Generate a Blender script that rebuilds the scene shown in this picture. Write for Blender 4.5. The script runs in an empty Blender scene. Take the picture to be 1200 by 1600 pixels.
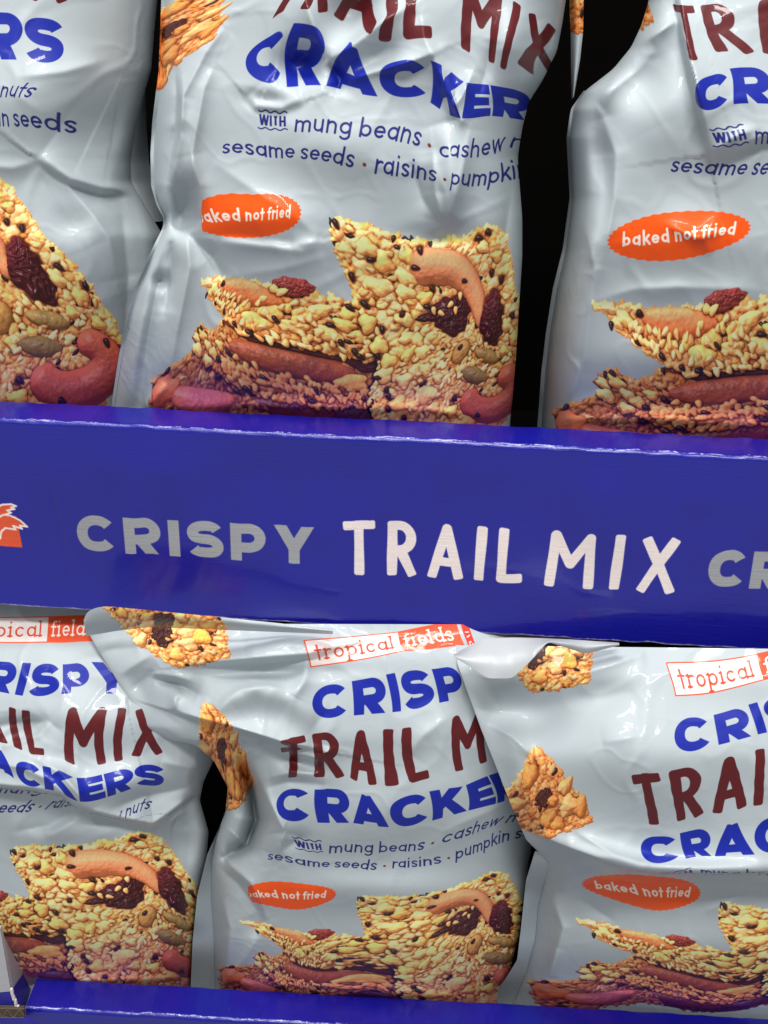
import bpy, bmesh, math, random
import numpy as np
from mathutils import Vector, Matrix

sc = bpy.context.scene
# ------------------------------------------------------------------ camera
PITCH, YAW, ROLL = math.radians(25.959), math.radians(-4.309), math.radians(1.1458)
CAM = np.array([0.0, -0.59502486, 0.25148132]); FPX = 2133.0
def cam_axes(p, yaw, roll):
    f = np.array([math.sin(yaw)*math.cos(p), math.cos(yaw)*math.cos(p), -math.sin(p)])
    r = np.array([math.cos(yaw), -math.sin(yaw), 0.0]); u = np.cross(r, f)
    c, s = math.cos(roll), math.sin(roll)
    return c*r+s*u, -s*r+c*u, f
CR, CU, CF = cam_axes(PITCH, YAW, ROLL)
cd = bpy.data.cameras.new('camera'); cam = bpy.data.objects.new('camera', cd); sc.collection.objects.link(cam)
cam.matrix_world = Matrix([[CR[0], CU[0], -CF[0], CAM[0]], [CR[1], CU[1], -CF[1], CAM[1]], [CR[2], CU[2], -CF[2], CAM[2]], [0, 0, 0, 1]])
cd.sensor_fit = 'VERTICAL'; cd.sensor_height = 36.0; cd.lens = FPX/1600*36.0
cd.clip_start = .02; cd.clip_end = 60.0
sc.camera = cam
# ------------------------------------------------------------------ world, lamps, exposure
w = bpy.data.worlds.new('World'); sc.world = w; w.use_nodes = True
wb = w.node_tree.nodes['Background']; wb.inputs[0].default_value = (.95, .97, 1.0, 1); wb.inputs[1].default_value = .37
def area(name, loc, aim, sx, sy, power, col=(1, 1, 1)):
    l = bpy.data.lights.new(name, 'AREA'); l.shape = 'RECTANGLE'; l.size, l.size_y = sx, sy; l.energy = power; l.color = col
    o = bpy.data.objects.new(name, l); sc.collection.objects.link(o); o.location = loc
    o.rotation_euler = (Vector(aim)-Vector(loc)).to_track_quat('-Z', 'Y').to_euler()
    return o
area('ceiling_lamp', (-.30, -.50, 2.2), (0, 0, 0), 1.5, .18, 41, (1, .99, .96))
area('ceiling_lamp', (.25, -1.9, 2.5), (0, 0, -.2), 1.5, .18, 70, (1, .99, .97))
area('ceiling_lamp', (-1.3, -2.3, 2.3), (0, 0, -.1), 1.7, .20, 6, (1, .99, .97))
sc.view_settings.view_transform = 'Standard'; sc.view_settings.look = 'None'
sc.view_settings.exposure = 0.0; sc.view_settings.gamma = 1.0; sc.view_settings.use_curve_mapping = False

# ------------------------------------------------------------------ helpers
def unproj(px, py, Y):
    """points of the real planes y = Y seen at photo pixels (px, py)"""
    px, py, Y = np.broadcast_arrays(np.asarray(px, float), np.asarray(py, float), np.asarray(Y, float))
    d = CF+CR*((px-600)/FPX)[..., None]-CU*((py-800)/FPX)[..., None]
    return CAM+d*((Y-CAM[1])/d[..., 1])[..., None]
def unproj_z(px, py, Z):
    d = CF+CR*((px-600)/FPX)-CU*((py-800)/FPX)
    return CAM+d*((Z-CAM[2])/d[2])
def mesh_obj(name, verts, faces, mat, parent=None, uvs=None, smooth=True):
    me = bpy.data.meshes.new(name)
    me.from_pydata([tuple(v) for v in verts], [], [tuple(f) for f in faces])
    if uvs is not None:
        ul = me.uv_layers.new(name='UVMap'); li = np.empty(len(me.loops), np.int32); me.loops.foreach_get('vertex_index', li)
        ul.data.foreach_set('uv', np.asarray(uvs, np.float32)[li].ravel())
    if smooth: me.polygons.foreach_set('use_smooth', [True]*len(me.polygons))
    me.materials.append(mat); me.update()
    o = bpy.data.objects.new(name, me); sc.collection.objects.link(o)
    if parent is not None: o.parent = parent; o.matrix_parent_inverse = parent.matrix_world.inverted()
    return o
def grid_obj(name, P, mat, parent=None, UV=None, smooth=True, flip=False):
    n, m = P.shape[:2]; idx = np.arange(n*m).reshape(n, m)
    a, b, c, d = idx[:-1, :-1].ravel(), idx[:-1, 1:].ravel(), idx[1:, 1:].ravel(), idx[1:, :-1].ravel()
    F = np.stack([a, d, c, b] if not flip else [a, b, c, d], 1)
    return mesh_obj(name, P.reshape(-1, 3), F, mat, parent, None if UV is None else UV.reshape(-1, 2), smooth)
def thing(name, label, cat, loc=(0, 0, 0), group=None):
    o = bpy.data.objects.new(name, None); sc.collection.objects.link(o); o.location = loc; o.empty_display_size = .02
    o['label'] = label; o['category'] = cat
    if group: o['group'] = group
    bpy.context.view_layer.update()
    return o
def image_of(name, cv):
    a = np.clip(cv.a, 0, 1); a = np.where(a <= .0031308, a*12.92, 1.055*np.power(np.maximum(a, 1e-9), 1/2.4)-.055)
    im = bpy.data.images.new(name, cv.w, cv.h, alpha=False)
    px = np.ones((cv.h, cv.w, 4), np.float32); px[..., :3] = a[::-1]
    im.pixels.foreach_set(px.ravel()); im.update(); im.pack()
    return im
def nodes(name):
    m = bpy.data.materials.new(name); m.use_nodes = True; nt = m.node_tree
    return m, nt, nt.nodes['Principled BSDF'], (lambda t: nt.nodes.new(t)), nt.links.new
def simple_mat(name, col, rough=.6, noise=.12, scale=60., bump=.0, spec=.5):
    m, nt, b, N, L = nodes(name)
    tc = N('ShaderNodeTexCoord'); nz = N('ShaderNodeTexNoise'); nz.inputs['Scale'].default_value = scale; nz.inputs['Detail'].default_value = 5
    L(tc.outputs['Object'], nz.inputs['Vector'])
    mx = N('ShaderNodeMix'); mx.data_type = 'RGBA'; c = np.array(col)
    mx.inputs['A'].default_value = (*(c*(1-noise)), 1); mx.inputs['B'].default_value = (*np.clip(c*(1+noise), 0, 1), 1)
    L(nz.outputs['Fac'], mx.inputs['Factor']); L(mx.outputs['Result'], b.inputs['Base Color'])
    b.inputs['Roughness'].default_value = rough; b.inputs['Specular IOR Level'].default_value = spec
    if bump:
        bp = N('ShaderNodeBump'); bp.inputs['Strength'].default_value = bump; bp.inputs['Distance'].default_value = .001
        L(nz.outputs['Fac'], bp.inputs['Height']); L(bp.outputs['Normal'], b.inputs['Normal'])
    return m
# ------------------------------------------------------------------ printed artwork (drawn with numpy, no files)

S = 1.6                                    # art pixels per art unit
AX0, AX1, AY0, AY1 = -345.0, 925.0, -650.0, 480.0
AW, AH = int((AX1-AX0)*S), int((AY1-AY0)*S)
def lin(c):
    c = np.asarray(c, float)/255.0
    return np.where(c <= .04045, c/12.92, ((c+.055)/1.055)**2.4)

class Canvas:
    def __init__(s, x0, y0, x1, y1, sc, col):
        s.x0, s.y0, s.sc = x0, y0, sc
        s.w, s.h = int(round((x1-x0)*sc)), int(round((y1-y0)*sc))
        s.a = np.empty((s.h, s.w, 3), np.float32); s.a[:] = lin(col)
        s.ink = np.zeros((s.h, s.w), np.float32)
    def win(s, bx0, by0, bx1, by1):
        i0 = max(0, int((bx0-s.x0)*s.sc)-2); i1 = min(s.w, int((bx1-s.x0)*s.sc)+3)
        j0 = max(0, int((by0-s.y0)*s.sc)-2); j1 = min(s.h, int((by1-s.y0)*s.sc)+3)
        if i1 <= i0 or j1 <= j0: return None
        X, Y = np.meshgrid((np.arange(i0, i1)+.5)/s.sc+s.x0, (np.arange(j0, j1)+.5)/s.sc+s.y0)
        return i0, i1, j0, j1, X, Y
    def put(s, wn, m, col, ink=1.0):
        i0, i1, j0, j1 = wn[:4]
        m3 = m[..., None]; c = lin(col) if not (isinstance(col, np.ndarray) and col.ndim == 3) else col
        s.a[j0:j1, i0:i1] = s.a[j0:j1, i0:i1]*(1-m3)+c*m3
        s.ink[j0:j1, i0:i1] = s.ink[j0:j1, i0:i1]*(1-m)+ink*m
    def strokes(s, lines, r, col, cap='butt', wob=0.0, ink=1.0, clip=None):
        pts = np.concatenate([np.asarray(l, float) for l in lines])
        b = pts.min(0)-r-2; e = pts.max(0)+r+2
        wn = s.win(b[0], b[1], e[0], e[1])
        if wn is None: return
        X, Y = wn[4], wn[5]; D = np.full(X.shape, 1e9)
        for l in lines:
            l = np.asarray(l, float); n = len(l); E = np.full(X.shape, 1e9); A = np.zeros(X.shape); cum = 0.
            for i in range(n-1):
                a, c = l[i], l[i+1]; d = c-a; L = math.hypot(*d)
                if L < 1e-6: continue
                d = d/L; px, py = X-a[0], Y-a[1]
                t = px*d[0]+py*d[1]; q = -px*d[1]+py*d[0]
                e = np.hypot(np.maximum(np.maximum(-t, t-L), 0), q); A = np.where(e < E, cum+np.clip(t, 0, L), A); E = np.minimum(E, e); cum += L
            if cap != 'round':                                # square ends, slightly rounded for the hand drawn letters
                rho, ext = (.05*r, 0.) if cap == 'butt' else (.45*r, .9*r)
                for p, c, far in ((l[1], l[0], A), (l[-2], l[-1], cum-A)):
                    d = c-p; d = d/(math.hypot(*d) or 1); px, py = X-c[0], Y-c[1]
                    pl = px*d[0]+py*d[1]; u = np.abs(-px*d[1]+py*d[0])-(r-rho); v = pl-ext+rho
                    sd = np.hypot(np.maximum(u, 0), np.maximum(v, 0))+np.minimum(np.maximum(u, v), 0)-rho
                    if cap == 'butt': E = np.where((np.hypot(px, py) < 1.5*r) & (far < 1.1*r), np.maximum(E, sd+r), E)
                    else: E = np.where((pl > -.2*r) & (np.hypot(px, py) < 2.2*r) & (far < 1.1*r), sd+r, E)
            D = np.minimum(D, E)
        if wob:
            D = D+wob*(np.sin(X*.17+np.sin(Y*.09)*2)+np.sin(Y*.21+X*.06))
        m = np.clip((r-D)*s.sc+.5, 0, 1)
        if clip: m = m*np.clip((Y-clip[0])*s.sc+.5, 0, 1)*np.clip((clip[1]-Y)*s.sc+.5, 0, 1)
        s.put(wn, m, col, ink)
    def poly(s, P, col, ink=1.0):
        P = np.asarray(P, float); b = P.min(0); e = P.max(0)
        wn = s.win(b[0], b[1], e[0], e[1])
        if wn is None: return
        s.put(wn, polymask(P, wn[4], wn[5], s.sc), col, ink)

def polymask(P, X, Y, sc):
    P = np.asarray(P, float)
    ins = np.zeros(X.shape, bool); D = np.full(X.shape, 1e9)
    for a, c in zip(P, np.roll(P, -1, 0)):
        cond = (a[1] > Y) != (c[1] > Y)
        xi = (c[0]-a[0])*(Y-a[1])/((c[1]-a[1]) or 1e-9)+a[0]
        ins ^= cond & (X < xi)
        d = c-a; L2 = (d**2).sum() or 1e-9
        t = np.clip(((X-a[0])*d[0]+(Y-a[1])*d[1])/L2, 0, 1)
        D = np.minimum(D, np.hypot(X-a[0]-t*d[0], Y-a[1]-t*d[1]))
    return np.clip(np.where(ins, D, -D)*sc+.5, 0, 1)

def arc(cx, cy, rx, ry, a0, a1, n=18, p=2.0):
    t = np.radians(np.linspace(a0, a1, n)); c, q = np.cos(t), np.sin(t)
    return np.stack([cx+rx*np.sign(c)*np.abs(c)**(2/p), cy+ry*np.sign(q)*np.abs(q)**(2/p)], 1)
J = lambda *a: np.concatenate([np.asarray(x, float).reshape(-1, 2) for x in a])

# ---- upper case, cap height 1 (y down, baseline 0), stroke half width h given; boxes are inset by h
def caps(ch, w, h):
    T, B, Lx, Rx = -1+h, -h, h, w-h; M = -.5
    if ch == 'C':
        return [arc(w/2, M, w/2-h, .5-h, -38, -322, 30, 2.2)]
    if ch == 'R' or ch == 'P':
        bot = -.40 if ch == 'R' else -.36
        r = (bot-T)/2
        bowl = J([Lx-h*.5, T], [Rx-r, T], arc(Rx-r, T+r, r, r, -90, 90, 14), [Lx-h*.5, bot])
        out = [[[Lx, -1], [Lx, 0]], bowl]
        if ch == 'R': out.append([[w*.42, bot], [Rx+h*.3, .2]])
        return out
    if ch == 'I': return [[[w/2, -1], [w/2, 0]]]
    if ch == 'S':
        ru = (M-T)/2; rl = (B-M)/2
        return [J(arc(w/2, T+ru, w/2-h, ru, -22, -90, 8, 2.3), arc(w/2, T+ru, w/2-h, ru, -90, -270, 16, 2.3),
                  arc(w/2, M+rl, w/2-h, rl, -90, 90, 16, 2.3), arc(w/2, M+rl, w/2-h, rl, 90, 158, 8, 2.3))]
    if ch == 'Y': return [[[h*.75, -1.15], [w/2, -.40]], [[w-h*.75, -1.15], [w/2, -.40]], [[w/2, -.47], [w/2, 0]]]
    if ch == 'A': return [[[h*.75, .12], [w/2, -1+h*.2]], [[w-h*.75, .12], [w/2, -1+h*.2]], [[w*.25, -.25], [w*.75, -.25]]]
    if ch == 'K': return [[[Lx, -1], [Lx, 0]], [[Rx+h*.3, -1.15], [Lx+.04, -.40]], [[w*.42, -.57], [Rx+h*.5, .15]]]
    if ch == 'E': return [[[Lx, -1], [Lx, 0]], [[Lx, T], [w, T]], [[Lx, M], [w*.94, M]], [[Lx, B], [w, B]]]
    if ch == 'T': return [[[h, T+.02], [w-h, T-.01]], [[w/2, T], [w/2+.005, B]]]
    if ch == 'L': return [[[Lx, T], [Lx+.02, B], [Rx, B]]]
    if ch == 'W': return [[[h*.6, -1], [w*.27, 0], [w/2, -.95], [w*.73, 0], [w-h*.6, -1]]]
    if ch == 'H': return [[[Lx, -1], [Lx, 0]], [[Rx, -1], [Rx, 0]], [[Lx, M], [Rx, M]]]
def hand(ch, w, h):                          # the uneven hand drawn capitals
    T, B, Lx, Rx = -1+h, -h, h, w-h
    if ch == 'T': return [[[h, T+.03], [w-h, T]], [[w*.49, T], [w*.52, B]]]
    if ch == 'R': return [[[Lx, T], [Lx+.01, B]], J([Lx, T], arc(w*.42, T+.22, w*.55-h, .22, -90, 90, 12), [Lx, T+.45]), [[w*.45, T+.44], [Rx, B]]]
    if ch == 'A': return [[[Lx, B], [w*.5, T], [Rx, B]], [[w*.24, -.31], [w*.77, -.31]]]
    if ch == 'I': return [[[w/2+.01, T], [w/2-.01, B]]]
    if ch == 'L': return [[[Lx+.01, T], [Lx, B], [Rx, B-.01]]]
    if ch == 'M': return [[[Lx, B], [Lx+.05, T], [w*.49, -.42], [Rx-.02, T], [Rx, B]]]
    if ch == 'X': return [[[Lx+.02, T], [Rx, B]], [[Rx, T], [Lx, B]]]
# ---- lower case round sans, x height 1, baseline 0; returns strokes and advance width
def low(ch, h):
    r = .5-h*.0; k = .5-h
    bowl = lambda cx: arc(cx, -.5, k, k, 0, 360, 26)
    asc = -1.52
    c = .5
    if ch == 'a': return [bowl(c), [[1-h, -1], [1-h, 0]]], 1.08
    if ch == 'b': return [bowl(c), [[h, asc], [h, 0]]], 1.06
    if ch == 'd': return [bowl(c), [[1-h, asc], [1-h, 0]]], 1.08
    if ch == 'p': return [bowl(c), [[h, -1], [h, .45]]], 1.06
    if ch == 'g': return [bowl(c), J([1-h, -1], [1-h, .12], arc(c, .08, k, .36-h*.3, 0, 145, 12))], 1.08
    if ch == 'c': return [arc(.48, -.5, k, k, -48, -312, 22)], .94
    if ch == 'e': return [J([h, -.5], [1-h, -.5], arc(c, -.5, k, k, 0, -312, 24))], 1.02
    if ch == 'o': return [bowl(c)], 1.05
    if ch == 'h': return [[[h, asc], [h, 0]], J(arc(.45, -.56, .45-h, .44-h, -180, 0, 14), [.9-h, 0])], .98
    if ch == 'n': return [[[h, -1], [h, 0]], J(arc(.45, -.56, .45-h, .44-h, -180, 0, 14), [.9-h, 0])], .98
    if ch == 'm':
        q = .36
        return [[[h, -1], [h, 0]], J(arc(h+q-h*.5, -.6, q-h*.5, .4-h, -180, 0, 12), [2*q, 0]), J(arc(3*q-h*.5, -.6, q-h*.5, .4-h, -180, 0, 12), [4*q-h, 0])], 1.52
    if ch == 'u': return [[[.88-h, -1], [.88-h, 0]], J([h, -1], arc(.44, -.44, .44-h, .44-h, 180, 0, 14))], .98
    if ch == 'r': return [[[h, -1], [h, 0]], arc(.46, -.56, .46-h, .44-h, -180, -62, 9)], .62
    if ch == 's':
        w = .76
        return [J(arc(w/2, -.745, w/2-h, .255-h*.5, -25, -270, 14), arc(w/2, -.255, w/2-h, .255-h*.5, -90, 155, 14))*np.array([1, 1])], .80
    if ch == 't': return [[[.28, -1.38], [.28, 0]], [[.0, -1+h], [.58, -1+h]]], .64
    if ch == 'f': return [J(arc(.56, -1.2, .3, .32-h, -70, -180, 8), [.26, 0]), [[.0, -1+h], [.56, -1+h]]], .62
    if ch == 'i': return [[[.14, -1], [.14, 0]], [[.14, -1.40], [.14, -1.46]]], .38
    if ch == 'l': return [[[.14, asc], [.14, 0]]], .38
    if ch == 'k': return [[[h, asc], [h, 0]], [[.78, -1], [h+.03, -.38]], [[.34, -.62], [.84, 0]]], .88
    if ch == 'w': return [[[h*.6, -1], [.36, -.02], [.68, -.96], [1.0, -.02], [1.36-h*.6, -1]]], 1.42
    return [], .5
def slab(ch, h):                             # typewriter serif
    st, w = low(ch, h); st = [np.asarray(s, float)*[.86, 1] for s in st]; w = w*.86+.16
    sr = lambda x, y, a=.17: [[x-a, y], [x+a, y]]
    ex = {'t': [], 'r': [sr(h, -h*.8), sr(h-.06, -1+h, .1)], 'i': [sr(.12, -h*.8), sr(.06, -1+h, .1)], 'l': [sr(.12, -h*.8), sr(.06, -1.5, .1)],
          'p': [sr(h, .45), sr(h-.08, -1+h, .1)], 'f': [sr(.24, -h*.8)], 'd': [sr(.8, -1.5, .12), sr(.9, -h, .1)], 'a': [sr(.9, -h, .1)],
          's': [], 'c': [], 'e': [], 'o': []}.get(ch, [])
    return st+ex, w
def put_line(cv, txt, x0, x1, base, size, h, col, font, cap='butt', shear=0.0, gap=.12, wob=0., widths=None, fn=None, bold=None):
    """lay txt between x0 and x1; size = cap/x height in units; h = half stroke in that unit"""
    items = []; x = 0.
    for ch in txt:
        if ch == ' ': x += .48 if fn in (low, slab) else .35; continue
        if fn in (low, slab): st, w = fn(ch, h)
        else: w = widths[ch]; st = fn(ch, w, h)
        items.append((x, st)); x += w+gap
    tot = x-gap; k = (x1-x0)/tot
    cl = (base-size, base) if fn is caps else None
    for ox, st in items:
        L = []
        for s in st:
            s = np.asarray(s, float).copy()
            s[:, 0] = x0+(s[:, 0]+ox)*k-shear*s[:, 1]*size
            s[:, 1] = base+s[:, 1]*size; L.append(s)
        cv.strokes(L, h*size if bold is None else bold, col, cap, wob, clip=cl)
WB = {'C': .97, 'R': .88, 'I': .30, 'S': .86, 'P': .84, 'Y': 1.0, 'A': 1.1, 'K': .96, 'E': .74}
WH = {'T': .56, 'R': .50, 'A': .60, 'I': .16, 'L': .44, 'M': .74, 'X': .56}

# ---- the photograph printed on the bag: heaps of grain, nuts and raisins as one height field, shaded like a print
rng = np.random.RandomState(11)
def sblur(a, r):
    r = max(1, int(r))
    for ax in (0, 1):
        for _ in range(2):
            p = np.pad(a, [(r+1, r) if i == ax else (0, 0) for i in (0, 1)], 'edge').cumsum(ax)
            n = a.shape[ax]
            a = (np.take(p, range(2*r+1, 2*r+1+n), ax)-np.take(p, range(0, n), ax))/(2*r+1)
    return a
def vnoise(h, w, cell, seed):
    R = np.random.RandomState(seed); gh, gw = int(h/cell)+3, int(w/cell)+3
    g = R.rand(gh, gw); y = np.arange(h)/cell; x = np.arange(w)/cell
    iy, ix = y.astype(int), x.astype(int); fy, fx = y-iy, x-ix
    fy = (fy*fy*(3-2*fy))[:, None]; fx = (fx*fx*(3-2*fx))[None]
    a = g[iy][:, ix]; b = g[iy][:, ix+1]; c = g[iy+1][:, ix]; d = g[iy+1][:, ix+1]
    return (a*(1-fx)+b*fx)*(1-fy)+(c*(1-fx)+d*fx)*fy
class Heap:
    def __init__(s, cv):
        s.cv = cv; s.H = np.full((cv.h, cv.w), -99., np.float32); s.C = np.zeros((cv.h, cv.w, 3), np.float32)
        s.M = np.zeros((cv.h, cv.w), np.float32); s.G = np.zeros((cv.h, cv.w), np.float32)
    def bump(s, x, y, a, b, th, z, hh, col, kind='grain', gloss=.3, seed=0, vary=1.):
        R = max(a, b)*1.25; wn = s.cv.win(x-R, y-R, x+R, y+R)
        if wn is None: return
        i0, i1, j0, j1, X, Y = wn; c, q = math.cos(th), math.sin(th)
        u = ((X-x)*c+(Y-y)*q)/a; v = (-(X-x)*q+(Y-y)*c)/b
        if kind == 'cashew':
            v = v+.55*(u*u-.35); v = v*1.15
        if kind == 'seed': v = v*(1+.35*u)
        if kind == 'puff':
            ang = np.arctan2(v, u); rr = 1+.13*np.sin(3*ang+seed)+.07*np.sin(5*ang+seed*2.3)
            u, v = u/rr, v/rr
        if kind == 'raisin':
            ang = np.arctan2(v, u); rr = 1+.09*np.sin(3*ang+seed)+.05*np.sin(7*ang+seed)+.04*np.sin(11*ang)
            u, v = u/rr, v/rr
        d2 = u*u+v*v; ins = d2 < 1
        f = np.sqrt(np.clip(1-d2, 0, 1))
        hgt = z+hh*f
        if kind == 'raisin':
            n = vnoise(X.shape[0], X.shape[1], max(3, b*.5*s.cv.sc), seed+5)*9; n2 = vnoise(X.shape[0], X.shape[1], max(3, b*.3*s.cv.sc), seed+9)*7
            hgt = hgt-hh*.34*np.abs(np.sin(4.5*u+n+1.5*v))-hh*.26*np.abs(np.sin(6*v+n2-2*u+seed))
        if kind in ('cashew', 'pump'):
            hgt = hgt+.8*vnoise(X.shape[0], X.shape[1], 9, seed)
        w = ins & (hgt > s.H[j0:j1, i0:i1])
        s.H[j0:j1, i0:i1][w] = hgt[w]
        cc = np.empty(X.shape+(3,)); cc[:] = lin(col)
        t = vnoise(X.shape[0], X.shape[1], max(3, b*.5*s.cv.sc), seed+3)[..., None]
        cc = cc*(.82+.36*t)
        if kind == 'cashew': cc = cc*(1-.25*(np.abs(u)[..., None]**3)*np.array([.2, .8, 1]))
        s.C[j0:j1, i0:i1][w] = cc[w]; s.M[j0:j1, i0:i1][w] = 1; s.G[j0:j1, i0:i1][w] = gloss
    def slabbed(s, P, z, col, tilt=(0, 0)):
        P = np.asarray(P, float); b = P.min(0); e = P.max(0); wn = s.cv.win(b[0], b[1], e[0], e[1])
        i0, i1, j0, j1, X, Y = wn
        m = polymask(P, X, Y, s.cv.sc) > .5; hgt = z+tilt[0]*(X-b[0])+tilt[1]*(Y-b[1])+2*vnoise(X.shape[0], X.shape[1], 9, int(z*7) % 97)
        w = m & (hgt > s.H[j0:j1, i0:i1])
        s.H[j0:j1, i0:i1][w] = hgt[w]; s.C[j0:j1, i0:i1][w] = lin(col); s.M[j0:j1, i0:i1][w] = 1; s.G[j0:j1, i0:i1][w] = .1
    def fill(s, P, z, tilt=(0, 0), n=1.0, big=.45, sesame=1., warm=0., dark=1., ang=None, inset=3, sc=1.):
        P = np.asarray(P, float); b = P.min(0); e = P.max(0)
        area = .5*abs(sum(P[i][0]*P[i-1][1]-P[i-1][0]*P[i][1] for i in range(len(P))))
        def inside(x, y):
            r = False
            for a, c in zip(P, np.roll(P, -1, 0)):
                if (a[1] > y) != (c[1] > y) and x < (c[0]-a[0])*(y-a[1])/(c[1]-a[1])+a[0]: r = not r
            return r
        def pick():
            for _ in range(60):
                x, y = b+rng.rand(2)*(e-b)
                if inside(x, y): return x, y
            return (b+e)/2
        Z = lambda x, y: z+tilt[0]*(x-b[0])+tilt[1]*(y-b[1])
        d = dark
        for _ in range(int(area/46*n*big/sc**2)):          # puffed rice
            x, y = pick(); a = rng.uniform(7, 11.5)*sc; bb = a*rng.uniform(.6, .95)
            th = rng.rand()*3.14 if ang is None else ang+rng.normal()*.35
            w = rng.rand()
            col = np.array([[250, 218, 158], [246, 204, 132], [252, 230, 182], [240, 186, 110]][rng.randint(4)])*[1, 1-.16*warm, 1-.3*warm]*d
            s.bump(x, y, a, bb, th, Z(x, y)+rng.uniform(0, 6), rng.uniform(6, 10), col, 'puff', .25, rng.randint(999))
        for _ in range(int(area/45*n*sesame/sc**2)):       # sesame
            x, y = pick(); a = rng.uniform(6, 8.8)*sc
            col = np.array([[248, 206, 150], [240, 184, 120], [250, 216, 166], [228, 158, 96]][rng.randint(4)])*[1, 1-.16*warm, 1-.3*warm]*d
            s.bump(x, y, a, a*.6, rng.rand()*6.28 if ang is None else ang+rng.normal()*.6, Z(x, y)+rng.uniform(3, 8), 4, col, 'seed', .45, rng.randint(999))
        for _ in range(int(area/2300*n/sc**2)):            # black sesame
            x, y = pick(); a = rng.uniform(6, 8.5)*sc
            s.bump(x, y, a, a*.5, rng.rand()*3.14, Z(x, y)+11, 3, (44, 26, 26), 'seed', .5, rng.randint(999))
    def rim(s, P, z, tilt, step=7, dark=1.):
        P = np.asarray(P, float); b = P.min(0)
        for a, c in zip(P, np.roll(P, -1, 0)):
            L = math.hypot(*(c-a))
            for k in range(int(L/step)):
                p = a+(c-a)*((k+rng.rand())/(L/step))+rng.normal(size=2)*2.2
                r = rng.uniform(5, 11); zz = z+tilt[0]*(p[0]-b[0])+tilt[1]*(p[1]-b[1])
                col = np.array([[248, 208, 130], [238, 178, 102], [250, 222, 158]][rng.randint(3)])*dark
                if rng.rand() < .07: col = (44, 26, 26); r = 8
                s.bump(p[0], p[1], r, r*.62, math.atan2(*(c-a)[::-1])+rng.normal()*.7, zz+rng.uniform(-2, 5), 6, col, 'puff' if r > 7 else 'seed', .3, rng.randint(999))
    def done(s, amb=.34):
        m = s.M > 0; H = np.where(m, s.H, s.H[m].min() if m.any() else 0)
        H = H+.5*(vnoise(s.cv.h, s.cv.w, 3.1, 301)-.5)+.9*(vnoise(s.cv.h, s.cv.w, 7.3, 302)-.5)
        Hs = sblur(H, .9*s.cv.sc)
        gy, gx = np.gradient(Hs, 1/s.cv.sc)
        gx = np.clip(gx*1.25, -2.4, 2.4); gy = np.clip(gy*1.25, -2.4, 2.4)
        nz = 1/np.sqrt(1+gx*gx+gy*gy); nx, ny = -gx*nz, -gy*nz
        l = np.array([-.36, -.62, .70]); lam = np.clip(nx*l[0]+ny*l[1]+nz*l[2], 0, 1)
        hv = l+np.array([0, 0, 1]); hv /= np.linalg.norm(hv)
        sp = np.clip(nx*hv[0]+ny*hv[1]+nz*hv[2], 0, 1)**34
        def occ(r, k): return np.clip(1-(sblur(H, r*s.cv.sc)-H)*k, .22, 1.12)
        ao = occ(3.2, .12)*occ(9, .03)
        sh = (amb+.92*lam)*ao
        C = s.C*sh[..., None]*np.array([1.56, 1.11, .88])
        dk = np.clip(1.02-sh, 0, 1)[..., None]
        C = C*(1-dk*np.array([-.12, .34, .62]))               # gaps between the toasted grains print warm brown
        C = C+(sp*s.G*.42*np.clip(ao, 0, 1))[..., None]*np.array([1, .93, .82])
        ya = (np.arange(s.cv.h)+.5)/s.cv.sc+s.cv.y0; k = np.clip((ya-305)/120, 0, 1)[:, None, None]     # the printed heap stands on violet
        k = k*(.45+.75*vnoise(s.cv.h, s.cv.w, 60, 307))[..., None]; k = np.clip(k, 0, 1)
        C = C*(1-k*np.array([.30, .42, .10]))+k*np.array([.012, .002, .085])
        C = C*(.9+.2*vnoise(s.cv.h, s.cv.w, 2.3, 305)[..., None])
        M = np.clip(sblur(s.M, 1)*1.0, 0, 1)*s.M
        mm = M[..., None]
        s.cv.a[:] = s.cv.a*(1-mm)+np.clip(C, 0, .90)*mm
        s.cv.ink[:] = s.cv.ink*(1-M)+.55*M

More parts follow.
